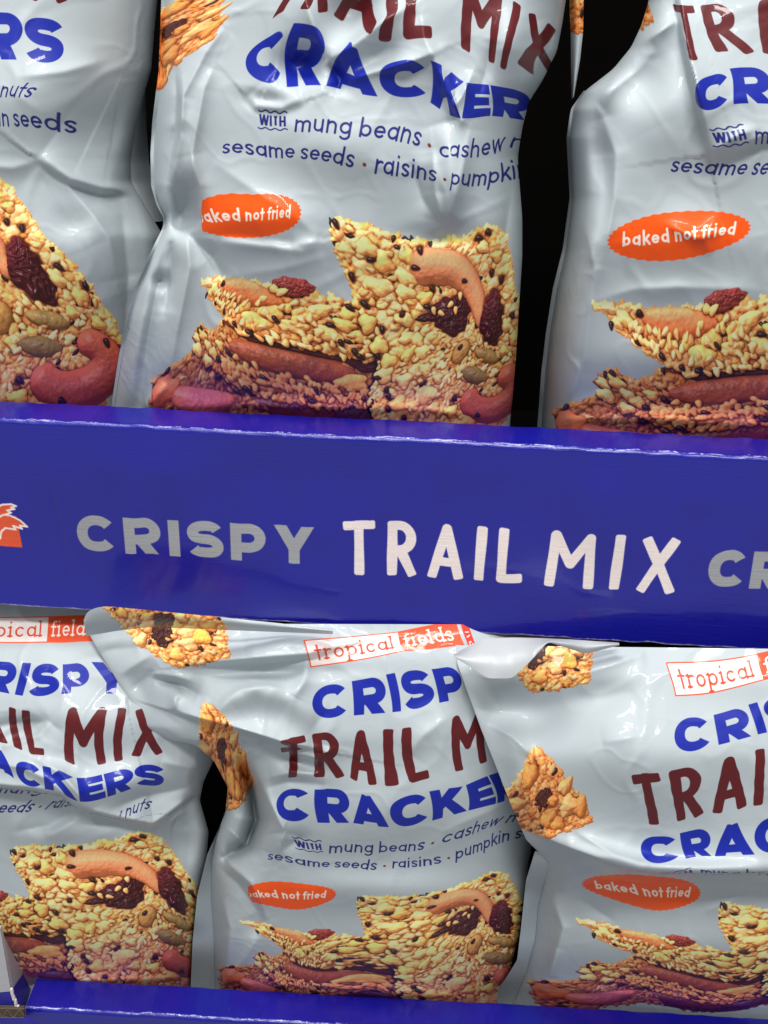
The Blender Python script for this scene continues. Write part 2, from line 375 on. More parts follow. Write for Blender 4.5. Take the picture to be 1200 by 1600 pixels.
def cracker_print(cv):
    hp = Heap(cv); bmp = hp.bump; R = rng
    CASH, CASH2 = (218, 160, 122), (188, 104, 82)
    PUF = [(250, 216, 150), (252, 230, 178), (244, 200, 124), (250, 222, 164)]
    def puffs(pts, z, hh=10, dark=1., cols=PUF):
        for x, y, a, b, t in pts: bmp(x, y, a*.66, max(b*.8, a*.42), t, z, hh, np.array(cols[int(abs(x*7+y)) % len(cols)])*dark, 'puff', .3, int(abs(x*3+y)))
    def scatter(P, n, z, lo, hi, dark=1., warm=0.):
        P = np.asarray(P, float); b, e = P.min(0), P.max(0)
        k = 0
        while k < n:
            x, y = b+R.rand(2)*(e-b)
            ins = False
            for a, c in zip(P, np.roll(P, -1, 0)):
                if (a[1] > y) != (c[1] > y) and x < (c[0]-a[0])*(y-a[1])/(c[1]-a[1])+a[0]: ins = not ins
            if not ins: continue
            k += 1; a = R.uniform(lo, hi)
            bmp(x, y, a, a*R.uniform(.62, .95), R.rand()*3.14, z+R.uniform(0, 5), a*.62, np.array(PUF[R.randint(4)])*[1, 1-.15*warm, 1-.3*warm]*dark, 'puff', .3, R.randint(999))
    def black(pts, z):
        for x, y, t in pts: bmp(x, y, R.uniform(6.6, 8.8), R.uniform(3.4, 4.6), t, z, 3, (40, 24, 28), 'seed', .45, int(abs(x)))
    # lowest slab
    P3 = [(-165, 378), (-120, 352), (-60, 350), (60, 372), (260, 380), (470, 390), (470, 440), (-150, 440)]
    hp.slabbed(P3, -42, (112, 46, 52)); hp.fill(P3, -44, n=.7, big=.25, warm=.9, dark=.66); hp.rim(P3[:4], -42, (0, 0), 6, .8)
    bmp(-70, 408, 62, 24, .06, -36, 16, (204, 128, 116), 'cashew', .5, 3); bmp(-140, 394, 22, 22, 0, -36, 12, (226, 134, 88), 'puff', .3, 2)
    bmp(110, 410, 92, 22, .05, -38, 10, (104, 42, 48), 'pump', .4, 8); bmp(260, 416, 74, 18, .05, -36, 10, (76, 34, 52), 'pump', .4, 8)
    hp.slabbed([(40, 398), (200, 404), (310, 402), (310, 440), (60, 440)], -33, (58, 24, 46))
    # second slab
    P2 = [(-118, 322), (-92, 296), (-30, 300), (20, 262), (120, 276), (300, 296), (300, 392), (180, 404), (40, 390), (-50, 362)]
    hp.slabbed(P2, -26, (140, 60, 42)); hp.fill(P2, -30, (0, .02), n=.9, big=.25, warm=.6, dark=.80)
    puffs([(-78, 312, 24, 10, .3), (-94, 338, 24, 9, .25), (-44, 338, 22, 12, .2), (-20, 322, 19, 11, .3), (-60, 352, 20, 10, .2), (-4, 352, 24, 11, -.3), (-100, 320, 18, 10, .5), (-60, 328, 20, 9, .3)], -14, 9, .96)
    bmp(120, 328, 112, 25, .09, -18, 14, (150, 82, 56), 'pump', .35, 21); bmp(222, 352, 32, 17, .0, -8, 9, (236, 180, 104), 'puff', .3, 5)
    for k in range(120):
        x = R.uniform(-20, 290); bmp(x, 358+x*.07+R.normal()*10, 8, 5, R.rand()*3, -9+R.uniform(0, 5), 4, np.array((240, 168, 104))*R.uniform(.8, 1.05), 'seed', .45, k)
    black([(-84, 300, .6), (-30, 346, .2), (2, 330, .8), (-34, 372, -.2), (60, 360, .4), (150, 372, 1.2), (140, 392, .1), (20, 384, .4), (250, 384, .6)], -1)
    hp.slabbed([(30, 282), (120, 290), (300, 300), (300, 322), (240, 330), (205, 312), (60, 300)], -4, (60, 24, 24))
    # upper left slab
    P1 = [(-114, 205), (-70, 196), (0, 200), (110, 204), (200, 206), (300, 216), (300, 302), (200, 298), (90, 286), (10, 262), (-60, 236)]
    hp.slabbed(P1, -4, (214, 130, 70)); hp.fill(P1, -6, (0, .03), n=1.15, big=.4, sesame=.9, warm=.2, dark=.98); hp.rim([P1[0], P1[-1], P1[-2], P1[-3], P1[-4], P1[-5]], -4, (0, .02), 6)
    bmp(40, 218, 80, 17, .12, 8, 11, (218, 138, 92), 'pump', .3, 31); bmp(22, 208, 50, 12, .05, 12, 8, (234, 164, 116), 'pump', .25, 33)
    bmp(126, 200, 36, 15, 0, 9, 12, (140, 64, 66), 'raisin', .8, 41); bmp(98, 208, 10, 6, .4, 20, 4, (244, 196, 130), 'seed', .4, 4); bmp(112, 210, 10, 6, -.4, 20, 4, (248, 206, 140), 'seed', .4, 4)
    puffs([(-66, 218, 26, 14, .1), (-92, 207, 20, 8, .1), (-78, 226, 16, 9, .4)], 7, 10)
    puffs([(25, 246, 22, 11, .5), (56, 240, 20, 14, -.6), (78, 264, 38, 12, .08), (104, 246, 30, 9, .1), (138, 262, 27, 12, .1), (150, 242, 30, 11, -.2), (182, 266, 30, 13, .2), (206, 246, 26, 13, .1), (232, 262, 26, 12, 0), (172, 228, 24, 10, -.3), (126, 234, 12, 9, 1.3), (214, 226, 26, 11, -.2)], 11, 9, 1., [(246, 214, 130), (250, 212, 142), (242, 204, 122)])
    for k in range(60):
        x = R.uniform(-50, 60); bmp(x, 226+(x+40)*.52+R.normal()*7, 8.5, 6, R.rand()*3, 8, 5, np.array((248, 192, 128))*R.uniform(.86, 1.02), 'seed', .5, k)
    black([(-38, 206, .3), (6, 256, .7), (-88, 232, 1.4), (112, 256, .9), (186, 250, .2), (68, 286, .5), (40, 276, 1), (200, 278, 1.2), (222, 292, 1.1), (232, 300, .6), (214, 216, .6)], 24)
    # the big slab standing on the right
    P0 = [(183, 88), (236, 84), (300, 96), (360, 92), (430, 76), (462, 68), (492, 92), (520, 142), (566, 205), (640, 308), (655, 350), (600, 440), (300, 440), (262, 388), (276, 330), (262, 280), (222, 190)]
    T = (.015, -.01)
    hp.slabbed(P0, 22, (216, 130, 66), T); hp.fill(P0, 19, T, n=1.25, big=.7, sesame=.75, warm=.2); hp.rim(P0, 20, T, 6.5)
    scatter([(186, 92), (320, 104), (330, 190), (360, 270), (430, 330), (420, 410), (310, 420), (290, 300), (240, 190)], 190, 26, 9, 16)
    scatter([(450, 80), (490, 100), (560, 220), (630, 310), (600, 330), (540, 260), (480, 160)], 34, 27, 10, 16)
    scatter([(330, 360), (600, 400), (590, 436), (310, 436)], 40, 27, 12, 20, .95, .4)
    bmp(393, 212, 58, 44, .1, 26, 6, (70, 34, 28), 'raisin', .2, 62); bmp(392, 250, 40, 18, .2, 27, 4, (58, 30, 26), 'raisin', .2, 64)
    for t in np.linspace(0, 1, 90):                         # big cashew across the top
        x = 332+148*t; y = 130+92*max(0, t-.3)**2*1.9+8*(t-.3)**2; r = 33-15*t+3*math.sin(t*3)
        bmp(x, y, r, r*.96, 0, 26, 34-8*t, CASH, 'pump', .16, 51)
    bmp(398, 212, 46, 38, .1, 46, 18, (66, 24, 34), 'raisin', 1.0, 61); bmp(345, 218, 24, 8, -.1, 44, 8, (56, 22, 28), 'raisin', .8, 63)
    bmp(508, 226, 29, 46, -.35, 58, 20, (70, 22, 34), 'raisin', 1.0, 67); bmp(500, 200, 22, 34, -.3, 60, 14, (84, 30, 44), 'raisin', .9, 68)
    for k in range(5): bmp(393+R.normal()*26, 208+R.normal()*16, 8, 5, R.rand()*3, 60, 4, (244, 182, 128), 'seed', .5, k)
    bmp(437, 286, 21, 25, .3, 40, 13, (176, 146, 86), 'pump', .4, 71); bmp(430, 276, 7, 5, -.9, 55, 3, (44, 28, 30), 'seed', .4, 7)
    bmp(516, 292, 40, 14, .24, 40, 12, (146, 132, 82), 'pump', .4, 73); bmp(500, 332, 44, 16, .22, 40, 13, (128, 116, 70), 'pump', .4, 74)
    scatter([(440, 300), (470, 290), (560, 320), (540, 350), (450, 340)], 16, 36, 8, 12)
    for t in np.linspace(0, 1, 110):                        # red cashew, lower right
        a = math.radians(-70+222*t); x = 578+54*math.cos(a)-18*t; y = 364+36*math.sin(a)
        bmp(x, y, 29-6*abs(t-.45), 26-5*abs(t-.45), 0, 36, 24, CASH2, 'pump', .42, 81)
    puffs([(236, 116, 26, 18, .1), (262, 132, 20, 22, 0), (300, 152, 30, 13, .4), (256, 172, 34, 13, .1), (300, 176, 28, 13, .1), (336, 182, 24, 14, -.3), (300, 118, 22, 15, .5),
           (240, 238, 20, 22, 0), (300, 224, 28, 12, .3), (262, 276, 24, 20, 0), (284, 306, 24, 20, 0), (330, 262, 26, 14, .9), (346, 286, 24, 18, .2), (310, 258, 24, 15, -.2), (320, 290, 16, 24, .5),
           (282, 334, 27, 22, .2), (328, 344, 24, 20, -.6), (366, 322, 24, 14, .7), (330, 392, 27, 22, 0), (388, 372, 44, 10, .18), (366, 396, 26, 14, .2), (420, 398, 24, 14, 0), (308, 372, 20, 12, .5), (404, 340, 20, 12, .6),
           (448, 96, 20, 12, .4), (482, 112, 18, 11, .6), (548, 232, 24, 14, .8), (578, 256, 23, 16, .8), (606, 296, 22, 12, .6), (526, 420, 32, 16, .1), (470, 404, 26, 15, 0), (560, 282, 20, 12, .2)], 40, 11)
    black([(190, 92, 1.0), (244, 132, -.1), (216, 166, 1.3), (322, 106, 1.2), (316, 134, 0.1), (296, 214, -1.2), (350, 166, 1.1), (342, 198, .3), (264, 246, 1.4), (236, 206, .8), (372, 350, -.8), (296, 366, 1.1), (304, 378, .8), (270, 340, .2), (310, 404, .9), (436, 82, .2), (452, 74, .6), (506, 150, 1.3), (470, 380, .5), (352, 420, .5), (480, 138, 1.2), (420, 150, .2), (556, 214, .7), (590, 240, 1.2), (622, 326, 1.1), (548, 410, .3), (262, 296, 1.1)], 62)
    for k in range(330):                                    # loose sesame over everything
        x, y = R.uniform(190, 640), R.uniform(90, 430)
        if x < 190+max(0, (y-90))*.40 or x > 470+(y-70)*.70 or (330 < x < 520 and 90 < y < 260) or (520 < x and y > 300): continue
        bmp(x, y, R.uniform(6.2, 8.6), R.uniform(4, 5.2), R.rand()*6.28, 39+R.uniform(0, 6), 4, np.array([(246, 198, 140), (238, 178, 116), (250, 212, 160)][k % 3]), 'seed', .5, k)
    for k in range(90):
        x = R.uniform(-60, 280); bmp(x, R.uniform(222, 236+min(60, max(0, x+40)*.5)), R.uniform(6, 8.4), R.uniform(4, 5.2), R.rand()*6.28, 16+R.uniform(0, 5), 4, np.array([(246, 198, 140), (238, 178, 116), (250, 212, 160)][k % 3]), 'seed', .5, k)
    # cracker corners along the left side of the bag
    for P, wm, dk in (([(-52, -511), (-44, -575), (-78, -652), (-300, -652), (-229, -561), (-158, -500), (-110, -497)], .4, .92),
                      ([(-151, -401), (-128, -392), (-64, -251), (-143, -230), (-236, -226), (-330, -240), (-336, -330), (-215, -352)], .6, .82)):
        hp.slabbed(P, 10, (196, 112, 56)); hp.fill(P, 8, n=1.2, big=.6, sesame=.6, warm=wm, dark=dk, ang=.9); hp.rim(P, 8, (0, 0), 7, dk); scatter(P, 16, 18, 14, 22, dk, wm)
    bmp(-165, -585, 32, 42, .2, 22, 14, (64, 36, 34), 'raisin', .7, 91); bmp(-150, -318, 18, 20, .3, 24, 12, (66, 32, 32), 'raisin', .6, 93)
    bmp(-100, -560, 28, 22, .2, 24, 8, (240, 190, 96), 'puff', .3, 95)
    hp.done()

BLUE, MAROON, NAVY, ORANGE, FILM = (18, 36, 152), (92, 24, 28), (30, 34, 110), (252, 88, 10), (180, 189, 193)
def bag_art():
    cv = Canvas(AX0, AY0, AX1, AY1, S, FILM)
    cracker_print(cv)
    # brand panel
    cv.poly([(105, -520), (440, -520), (440, -460), (105, -460)], (238, 78, 34)); cv.poly([(107.5, -517.5), (300, -517.5), (300, -462.5), (107.5, -462.5)], (238, 226, 222))
    put_line(cv, 'tropical', 121, 290, -474, 23, .085, (222, 70, 40), None, fn=slab, gap=.10, cap='round')
    put_line(cv, 'fields', 310, 428, -474, 23, .085, (250, 236, 226), None, fn=slab, gap=.10, cap='round')
    cv.strokes([[[456, -510], [456, -448]]], 8, (226, 58, 40), 'round'); cv.strokes([J(arc(456, -462, 3, 5, 0, 300)), [[453, -490], [459, -490]], [[453, -478], [459, -482]]], 1.3, (250, 230, 226), 'round')
    put_line(cv, 'CRISPY', 110, 480, -348, 70, .136, BLUE, None, widths=WB, fn=caps, gap=.10)
    put_line(cv, 'TRAIL', 30, 320, -208, 110, .082, MAROON, None, widths=WH, fn=hand, gap=.15, cap='soft', wob=.3)
    put_line(cv, 'MIX', 365, 558, -208, 110, .082, MAROON, None, widths=WH, fn=hand, gap=.19, cap='soft', wob=.3)
    put_line(cv, 'CRACKERS', 38, 552, -110, 72, .136, BLUE, None, widths=WB, fn=caps, gap=.07)
    put_line(cv, 'WITH', 62, 103, -54, 17, .10, NAVY, None, widths={'W': 1.1, 'I': .22, 'T': .6, 'H': .72}, fn=caps, gap=.16)
    xs = np.linspace(60, 105, 30)
    for y in (-76, -49): cv.strokes([np.stack([xs, y+1.6*np.sin((xs-60)*.42)], 1)], 1.1, NAVY, 'round')
    LK = dict(font=None, fn=low, cap='round', shear=.16, gap=.17)
    put_line(cv, 'mung beans', 116, 312, -46, 17.6, .10, NAVY, **LK); put_line(cv, 'cashew nuts', 342, 547, -46, 17.6, .10, NAVY, **LK)
    put_line(cv, 'sesame seeds', 0, 208, 0, 17.6, .10, NAVY, **LK); put_line(cv, 'raisins', 239, 335, 0, 17.6, .10, NAVY, **LK); put_line(cv, 'pumpkin seeds', 363, 592, 0, 17.6, .10, NAVY, **LK)
    for x, y in ((327, -54), (224, -8), (350, -8)): cv.strokes([[[x, y], [x+.1, y]]], 2.8, (120, 50, 50), 'round')
    t = np.linspace(0, 2*np.pi, 220, endpoint=False); k = 1+.017*np.sign(np.sin(t*38))*np.abs(np.sin(t*38))**.6
    cv.poly(np.stack([16+111*np.cos(t)*k, 97+38*np.sign(np.sin(t))*np.abs(np.sin(t))**.94*k*(1+.02*np.cos(2*t))], 1), ORANGE)
    put_line(cv, 'baked not fried', -72, 104, 105, 13.6, .13, (252, 236, 222), None, fn=low, cap='round', gap=.26)
    return cv
# ------------------------------------------------------------------ printed tray board
BRD = (18, 19, 142)
TX0, TX1, TY0, TY1, TS = -330.0, 330.0, -32.0, 108.0, 4.0
def tray_art():
    cv = Canvas(TX0, TY0, TX1, TY1, TS, BRD)
    GREY, PINK = (158, 160, 164), (240, 226, 222)
    hm = lambda txt, x0, x1, b, size, h, col, **k: put_line(cv, txt, x0, x1, b, size, h, col, None, **k)
    hm('CRISPY', -199, -78.5, 70.0, 20.6, .135, GREY, widths=WB, fn=caps, gap=.16)
    hm('TRAIL', -65, 24, 75.0, 30.8, .080, PINK, widths=WH, fn=hand, gap=.21, cap='soft', wob=.1)
    hm('MIX', 35, 98.5, 75.6, 31.2, .080, PINK, widths=WH, fn=hand, gap=.24, cap='soft', wob=.1)
    hm('CRACKERS', 113.8, 268, 70.0, 20.6, .135, GREY, widths=WB, fn=caps, gap=.13)
    hm('CRISPY', -330-60, -262, 70.0, 20.6, .135, GREY, widths=WB, fn=caps, gap=.16)
    # palm badge: orange panel with outlined fronds
    OR, WH2 = (226, 82, 36), (246, 232, 224)
    cv.poly([(-262, 50.5), (-229.2, 52.5), (-228.0, 70.2), (-262, 70.2)], OR)
    for P in ([(-246, 62), (-243, 54.5), (-238, 51.8), (-232.5, 52.2), (-227.5, 54.6), (-224.2, 58.2), (-228, 57.6), (-227, 59.4), (-231.5, 58.0), (-230.4, 60.0), (-235.6, 59.6), (-238, 62.0), (-239, 66)],
              [(-246, 57), (-241, 52.4), (-239, 48.4), (-235.5, 46.2), (-231, 45.6), (-228.6, 46.6), (-231.4, 47.6), (-229.6, 48.4), (-233.6, 49.4), (-231.6, 50.6), (-236.4, 52.4), (-241, 56)]):
        P = np.array(P); cv.poly(P, OR); cv.strokes([np.concatenate([P, P[:1]])], .48, WH2, 'round')
    # worn ink and painted glints along the fold at the top, worn ink along the cut at the bottom, dust and scuffs
    X, Y = np.meshgrid((np.arange(cv.w)+.5)/TS+TX0, (np.arange(cv.h)+.5)/TS+TY0)
    n1 = vnoise(cv.h, cv.w, 5.0, 41); n2 = vnoise(cv.h, cv.w, 13.0, 42); n3 = vnoise(cv.h, cv.w, 3.0, 43); n4 = vnoise(cv.h, cv.w, 60, 44); n5 = vnoise(cv.h, cv.w, 2.0, 45)
    streak = vnoise(cv.h, cv.w//9+1, 2.2, 46).repeat(9, 1)[:, :cv.w]
    edge = np.exp(-((Y+1.0+1.2*(n2-.5))/.95)**2)
    wear_glint = np.clip((edge*(.55*streak+.35*n3+.45*n4)-.60)*9, 0, 1)*(.45+.55*n1)
    dust = np.clip((n3*n5-.86)*16, 0, 1)*np.clip((2.5-Y)/3, 0, 1)*.55
    cut = np.clip((Y-103.1-.5*n1)*3, 0, 1)*np.clip(.25+n2, 0, 1)*.75
    cv.a = cv.a*(1-wear_glint[..., None])+lin((196, 196, 238))*wear_glint[..., None]
    cv.a = cv.a*(1-dust[..., None])+lin((170, 170, 230))*dust[..., None]
    cv.a = cv.a*(1-cut[..., None])+lin((176, 170, 190))*cut[..., None]
    sp = vnoise(cv.h, cv.w, 1.6, 47); txt = (cv.ink > .5)
    cv.a = cv.a*(1-.10*(txt*(sp-.2))[..., None])
    cv.a = np.clip(cv.a*(.94+.12*n4[..., None]), 0, 1)
    return cv
tim = image_of('tray_print', tray_art())
def board_mat(name='printed_tray_board', coat=.85, bump=.00030):
    m, nt, b, N, L = nodes(name)
    tx = N('ShaderNodeTexImage'); tx.image = tim; tx.extension = 'EXTEND'; tx.interpolation = 'Cubic'
    L(tx.outputs['Color'], b.inputs['Base Color'])
    b.inputs['Roughness'].default_value = .34; b.inputs['Coat Weight'].default_value = coat; b.inputs['Coat Roughness'].default_value = .09
    tc = N('ShaderNodeTexCoord'); mp = N('ShaderNodeMapping'); mp.inputs['Scale'].default_value = (40, 40, 900); L(tc.outputs['Object'], mp.inputs['Vector'])
    nz = N('ShaderNodeTexNoise'); nz.inputs['Scale'].default_value = 1.0; nz.inputs['Detail'].default_value = 3; L(mp.outputs['Vector'], nz.inputs['Vector'])
    n2 = N('ShaderNodeTexNoise'); n2.inputs['Scale'].default_value = 900; L(tc.outputs['Object'], n2.inputs['Vector'])
    ad = N('ShaderNodeMath'); ad.operation = 'MULTIPLY_ADD'; ad.inputs[1].default_value = .35; L(n2.outputs['Fac'], ad.inputs[0]); L(nz.outputs['Fac'], ad.inputs[2])
    sm = N('ShaderNodeTexNoise'); sm.inputs['Scale'].default_value = 16; sm.inputs['Detail'].default_value = 6; sm.inputs['Roughness'].default_value = .65; L(tc.outputs['Object'], sm.inputs['Vector'])
    mr = N('ShaderNodeMapRange'); mr.inputs['From Min'].default_value = .35; mr.inputs['From Max'].default_value = .7; mr.inputs['To Min'].default_value = .06; mr.inputs['To Max'].default_value = .22; L(sm.outputs['Fac'], mr.inputs['Value']); L(mr.outputs['Result'], b.inputs['Coat Roughness'])
    bp = N('ShaderNodeBump'); bp.inputs['Strength'].default_value = .55; bp.inputs['Distance'].default_value = bump
    L(ad.outputs[0], bp.inputs['Height']); L(bp.outputs['Normal'], b.inputs['Normal'])
    return m
BOARD = board_mat(); RIM = board_mat('worn_fold_board', .22, .0006)
KRAFT = simple_mat('kraft_board', (.20, .135, .085), .8, .2, 90, .2)
DARK = simple_mat('painted_shade_board', (.003, .0027, .0025), 1.0, .2, 40, spec=.0)  # near-black: the shade inside the stack is put into the colour
WHITE = simple_mat('white_board', (.40, .40, .42), .45, .06, 120, .15)
BLUE_B = simple_mat('blue_ink_board', (.025, .021, .28), .35, .15, 80, .1)
FIBRE = simple_mat('torn_paper_fibre', (.70, .66, .64), .85, .15, 300, .4)

H_T, T_L, RAD = .104, .0246, .0024
def noise2(x, y, cell, seed):
    R = np.random.RandomState(seed).rand(64, 64); x = np.asarray(x)/cell+500; y = np.asarray(y)/cell+500
    ix, iy = np.floor(x).astype(int), np.floor(y).astype(int); fx, fy = x-ix, y-iy
    fx = fx*fx*fx*(fx*(fx*6-15)+10); fy = fy*fy*fy*(fy*(fy*6-15)+10)
    g = lambda a, b: R[b % 64, a % 64]
    return (g(ix, iy)*(1-fx)+g(ix+1, iy)*fx)*(1-fy)+(g(ix, iy+1)*(1-fx)+g(ix+1, iy+1)*fx)*fy
def build_tray(label, x0, x1, mtx, seed):
    t = thing('display_tray', label, 'tray', (0, 0, 0), 'printed cardboard trays')
    def tr(P): return (np.asarray(P) @ np.array(mtx.to_3x3()).T)+np.array(mtx.translation)
    xs = np.linspace(x0, x1, 620)
    def sheet(name, prof, art, mat, bow=True):
        prof = np.array(prof); X = xs[:, None]+0*prof[None, :, 0]
        Yp = prof[None, :, 0]+0*X; Zp = prof[None, :, 1]+0*X
        a = np.array(art)[None]+0*X
        if bow:
            n = (noise2(X*1000, a, 90, seed)-.5)*.0036+(noise2(X*1000, a, 30, seed+1)-.5)*.0008
            n = n+.0007*np.exp(-((X*1000+213-a*.09)/1.1)**2)*np.clip((a-28)/12, 0, 1)+.0005*np.exp(-((X*1000-160+a*.05)/1.4)**2)
            fr = np.clip((a-3)/20, 0, 1)*np.clip((112-a)/20, 0, 1)
            Yp = Yp+n*fr; Zp = Zp+(noise2(X*1000, 0*a, 60, seed+2)-.5)*.0012*(Zp > -.02)+(noise2(X*1000, 0*a, 9, seed+3)-.5)*.0007+(noise2(X*1000, a*.3, 3.2, seed+4)-.5)*.00035
        UV = np.stack([(X*1000-TX0)/(TX1-TX0), 1-(a-TY0)/(TY1-TY0)], -1)
        return grid_obj(name, tr(np.stack([X, Yp, Zp], -1)), mat, t, UV)
    zf = np.linspace(-H_T, -RAD, 40)
    sheet('front_panel', [(0, z) for z in zf], [-z*1000 for z in zf], BOARD)
    pr, ar = [], []
    for q in np.linspace(.0, math.pi/2, 9): pr.append((RAD-RAD*math.cos(q), -RAD+RAD*math.sin(q))); ar.append(RAD*1000-RAD*1000*q*1.2)
    for y in np.linspace(RAD+.001, T_L-RAD, 12): pr.append((y, 0)); ar.append(ar[8]-(y-RAD)*1000)
    e = ar[-1]
    for q in np.linspace(.1, math.pi/2, 6): pr.append((T_L-RAD+RAD*math.sin(q), -RAD+RAD*math.cos(q))); ar.append(e-q*2.8)
    for z in np.linspace(-.006, -H_T+.004, 6): pr.append((T_L, z)); ar.append(-31)
    sheet('folded_rim', pr, ar, RIM)
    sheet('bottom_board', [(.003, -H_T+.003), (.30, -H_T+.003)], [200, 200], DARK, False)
    for x in ((x0, x1)):
        P = np.array([[[x, .001, -.001], [x, T_L, -.001]], [[x, .001, -H_T], [x, T_L, -H_T]]])
        grid_obj('rim_end', tr(P), KRAFT, t, smooth=False)
    return t
build_tray('blue cardboard tray with CRISPY TRAIL MIX on its front, under the upper bags', -.45, .40, Matrix.Identity(4), 5)
LP = unproj(60, 1527, .004)                              # back corner of the lower rim
lw = Matrix.Translation((LP[0], LP[1]-T_L, LP[2])) @ Matrix.Rotation(math.radians(1.2), 4, 'Z') @ Matrix.Rotation(math.radians(-.55), 4, 'Y')
build_tray('lower blue cardboard tray at the bottom edge, its left end showing', 0.0, .60, lw, 25)

# near-black walls added behind the bags to keep the gaps black
bw = mesh_obj('gap_blackout', [(-.9, .34, -.9), (.9, .34, -.9), (.9, .34, .7), (-.9, .34, .7), (-.9, .0, .7), (.9, .0, .7), (-.9, .03, -.9), (.9, .03, -.9), (-.9, .03, .7), (.9, .03, .7)],
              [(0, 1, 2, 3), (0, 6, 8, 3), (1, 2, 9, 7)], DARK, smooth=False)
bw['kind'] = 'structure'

# ------------------------------------------------------------------ film
bim = image_of('bag_print', bag_art())
def film_mat():
    m, nt, b, N, L = nodes('printed_film')
    tx = N('ShaderNodeTexImage'); tx.image = bim; tx.extension = 'EXTEND'; tx.interpolation = 'Cubic'
    L(tx.outputs['Color'], b.inputs['Base Color'])
    b.inputs['Roughness'].default_value = .50; b.inputs['Specular IOR Level'].default_value = .26
    b.inputs['Coat Weight'].default_value = .20; b.inputs['Coat Roughness'].default_value = .06
    tc = N('ShaderNodeTexCoord')
    def noise(sc_, det, dist):
        n = N('ShaderNodeTexNoise'); n.inputs['Scale'].default_value = sc_; n.inputs['Detail'].default_value = det; n.inputs['Distortion'].default_value = dist
        L(tc.outputs['Object'], n.inputs['Vector']); return n.outputs['Fac']
    def math_(op, x, y):
        n = N('ShaderNodeMath'); n.operation = op
        for k, v in enumerate((x, y)):
            if isinstance(v, float): n.inputs[k].default_value = v
            elif v is not None: L(v, n.inputs[k])
        return n.outputs[0]
    rid = math_('MULTIPLY', math_('ABSOLUTE', math_('SUBTRACT', noise(34.0, 1.0, 1.2), .5), None), -3.0)     # sharp little creases
    rid = math_('MAXIMUM', rid, -.35)
    rid2 = math_('MAXIMUM', math_('MULTIPLY', math_('ABSOLUTE', math_('SUBTRACT', noise(85.0, 1.0, .8), .5), None), -3.0), -.3)
    mk2 = math_('MULTIPLY', math_('SUBTRACT', noise(13.0, 1.0, .0), .42), 5.0)
    mk2 = math_('MINIMUM', math_('MAXIMUM', mk2, 0.0), 1.0)
    hsum = math_('ADD', math_('MULTIPLY', rid, mk2), math_('MULTIPLY', math_('MULTIPLY', rid2, mk2), .4))
    hsum = math_('ADD', hsum, math_('MULTIPLY', noise(320.0, 3.0, .0), .03))
    bp = N('ShaderNodeBump'); bp.inputs['Strength'].default_value = .30; bp.inputs['Distance'].default_value = .0009
    L(hsum, bp.inputs['Height']); L(bp.outputs['Normal'], b.inputs['Normal']); L(bp.outputs['Normal'], b.inputs['Coat Normal'])
    return m
FILM_M = film_mat()
def seal_mat():
    m, nt, b, N, L = nodes('crimped_film_seal')
    tx = N('ShaderNodeTexImage'); tx.image = bim; tx.extension = 'EXTEND'; L(tx.outputs['Color'], b.inputs['Base Color'])
    b.inputs['Roughness'].default_value = .38; b.inputs['Coat Weight'].default_value = .2; b.inputs['Coat Roughness'].default_value = .2
    tc = N('ShaderNodeTexCoord'); wv = N('ShaderNodeTexWave'); wv.bands_direction = 'Z'; wv.inputs['Scale'].default_value = 260; wv.inputs['Distortion'].default_value = .4
    L(tc.outputs['Object'], wv.inputs['Vector'])
    bp = N('ShaderNodeBump'); bp.inputs['Strength'].default_value = .12; bp.inputs['Distance'].default_value = .0003
    L(wv.outputs['Fac'], bp.inputs['Height']); L(bp.outputs['Normal'], b.inputs['Normal'])
    return m
SEAL_M = seal_mat()
INNER_M = simple_mat('bag_film_inner', (.47, .49, .51), .4, .05, 200, .12)

def tps_fit(P, Q, reg=40.0):
    P, Q = np.asarray(P, float), np.asarray(Q, float)
    A1 = np.c_[np.ones(len(P)), P]; aff = np.linalg.lstsq(A1, Q, rcond=None)[0]
    b0, b1 = P.min(0)-260, P.max(0)+260; m = (b0+b1)/2        # anchors well outside the print follow the mean placement
    E = np.array([(x, y) for x in (b0[0], m[0], b1[0]) for y in (b0[1], m[1], b1[1]) if (x, y) != (m[0], m[1])])
    P2 = np.r_[P, E]; Q2 = np.r_[Q, np.c_[np.ones(len(E)), E] @ aff]
    U = lambda d2: .5*d2*np.log(np.maximum(d2, 1e-9))
    n = len(P2); K = U(((P2[:, None]-P2[None])**2).sum(-1))+reg*np.eye(n); A = np.c_[np.ones(n), P2]
    M = np.block([[K, A], [A.T, np.zeros((3, 3))]]); W = np.linalg.solve(M, np.r_[Q2, np.zeros((3, 2))])
    def f(X):
        s = X.shape[:-1]; X = X.reshape(-1, 2); out = np.empty((len(X), 2))
        for i in range(0, len(X), 8000):
            x = X[i:i+8000]; out[i:i+8000] = U(((x[:, None]-P2[None])**2).sum(-1)) @ W[:n]+np.c_[np.ones(len(x)), x] @ W[n:]
        return out.reshape(*s, 2)
    return f
def seg_dist(X, Y, pts):
    """distance to a polyline, signed side (+ = left of the travel direction seen with y down), position 0..1"""
    pts = np.asarray(pts, float); L = np.hypot(*np.diff(pts, axis=0).T); cum = np.r_[0, L.cumsum()]
    D = np.full(X.shape, 1e9); Sg = np.zeros(X.shape); Q = np.zeros(X.shape)
    for i in range(len(L)):
        a, d = pts[i], (pts[i+1]-pts[i])/L[i]; px, py = X-a[0], Y-a[1]
        t = px*d[0]+py*d[1]; tc = np.clip(t, 0, L[i]); q = -px*d[1]+py*d[0]
        dd = np.hypot(px-tc*d[0], py-tc*d[1]); k = dd < D
        D = np.where(k, dd, D); Sg = np.where(k, np.where(q < 0, 1, -1), Sg); Q = np.where(k, (cum[i]+tc)/cum[-1], Q)
    return D, Sg, Q
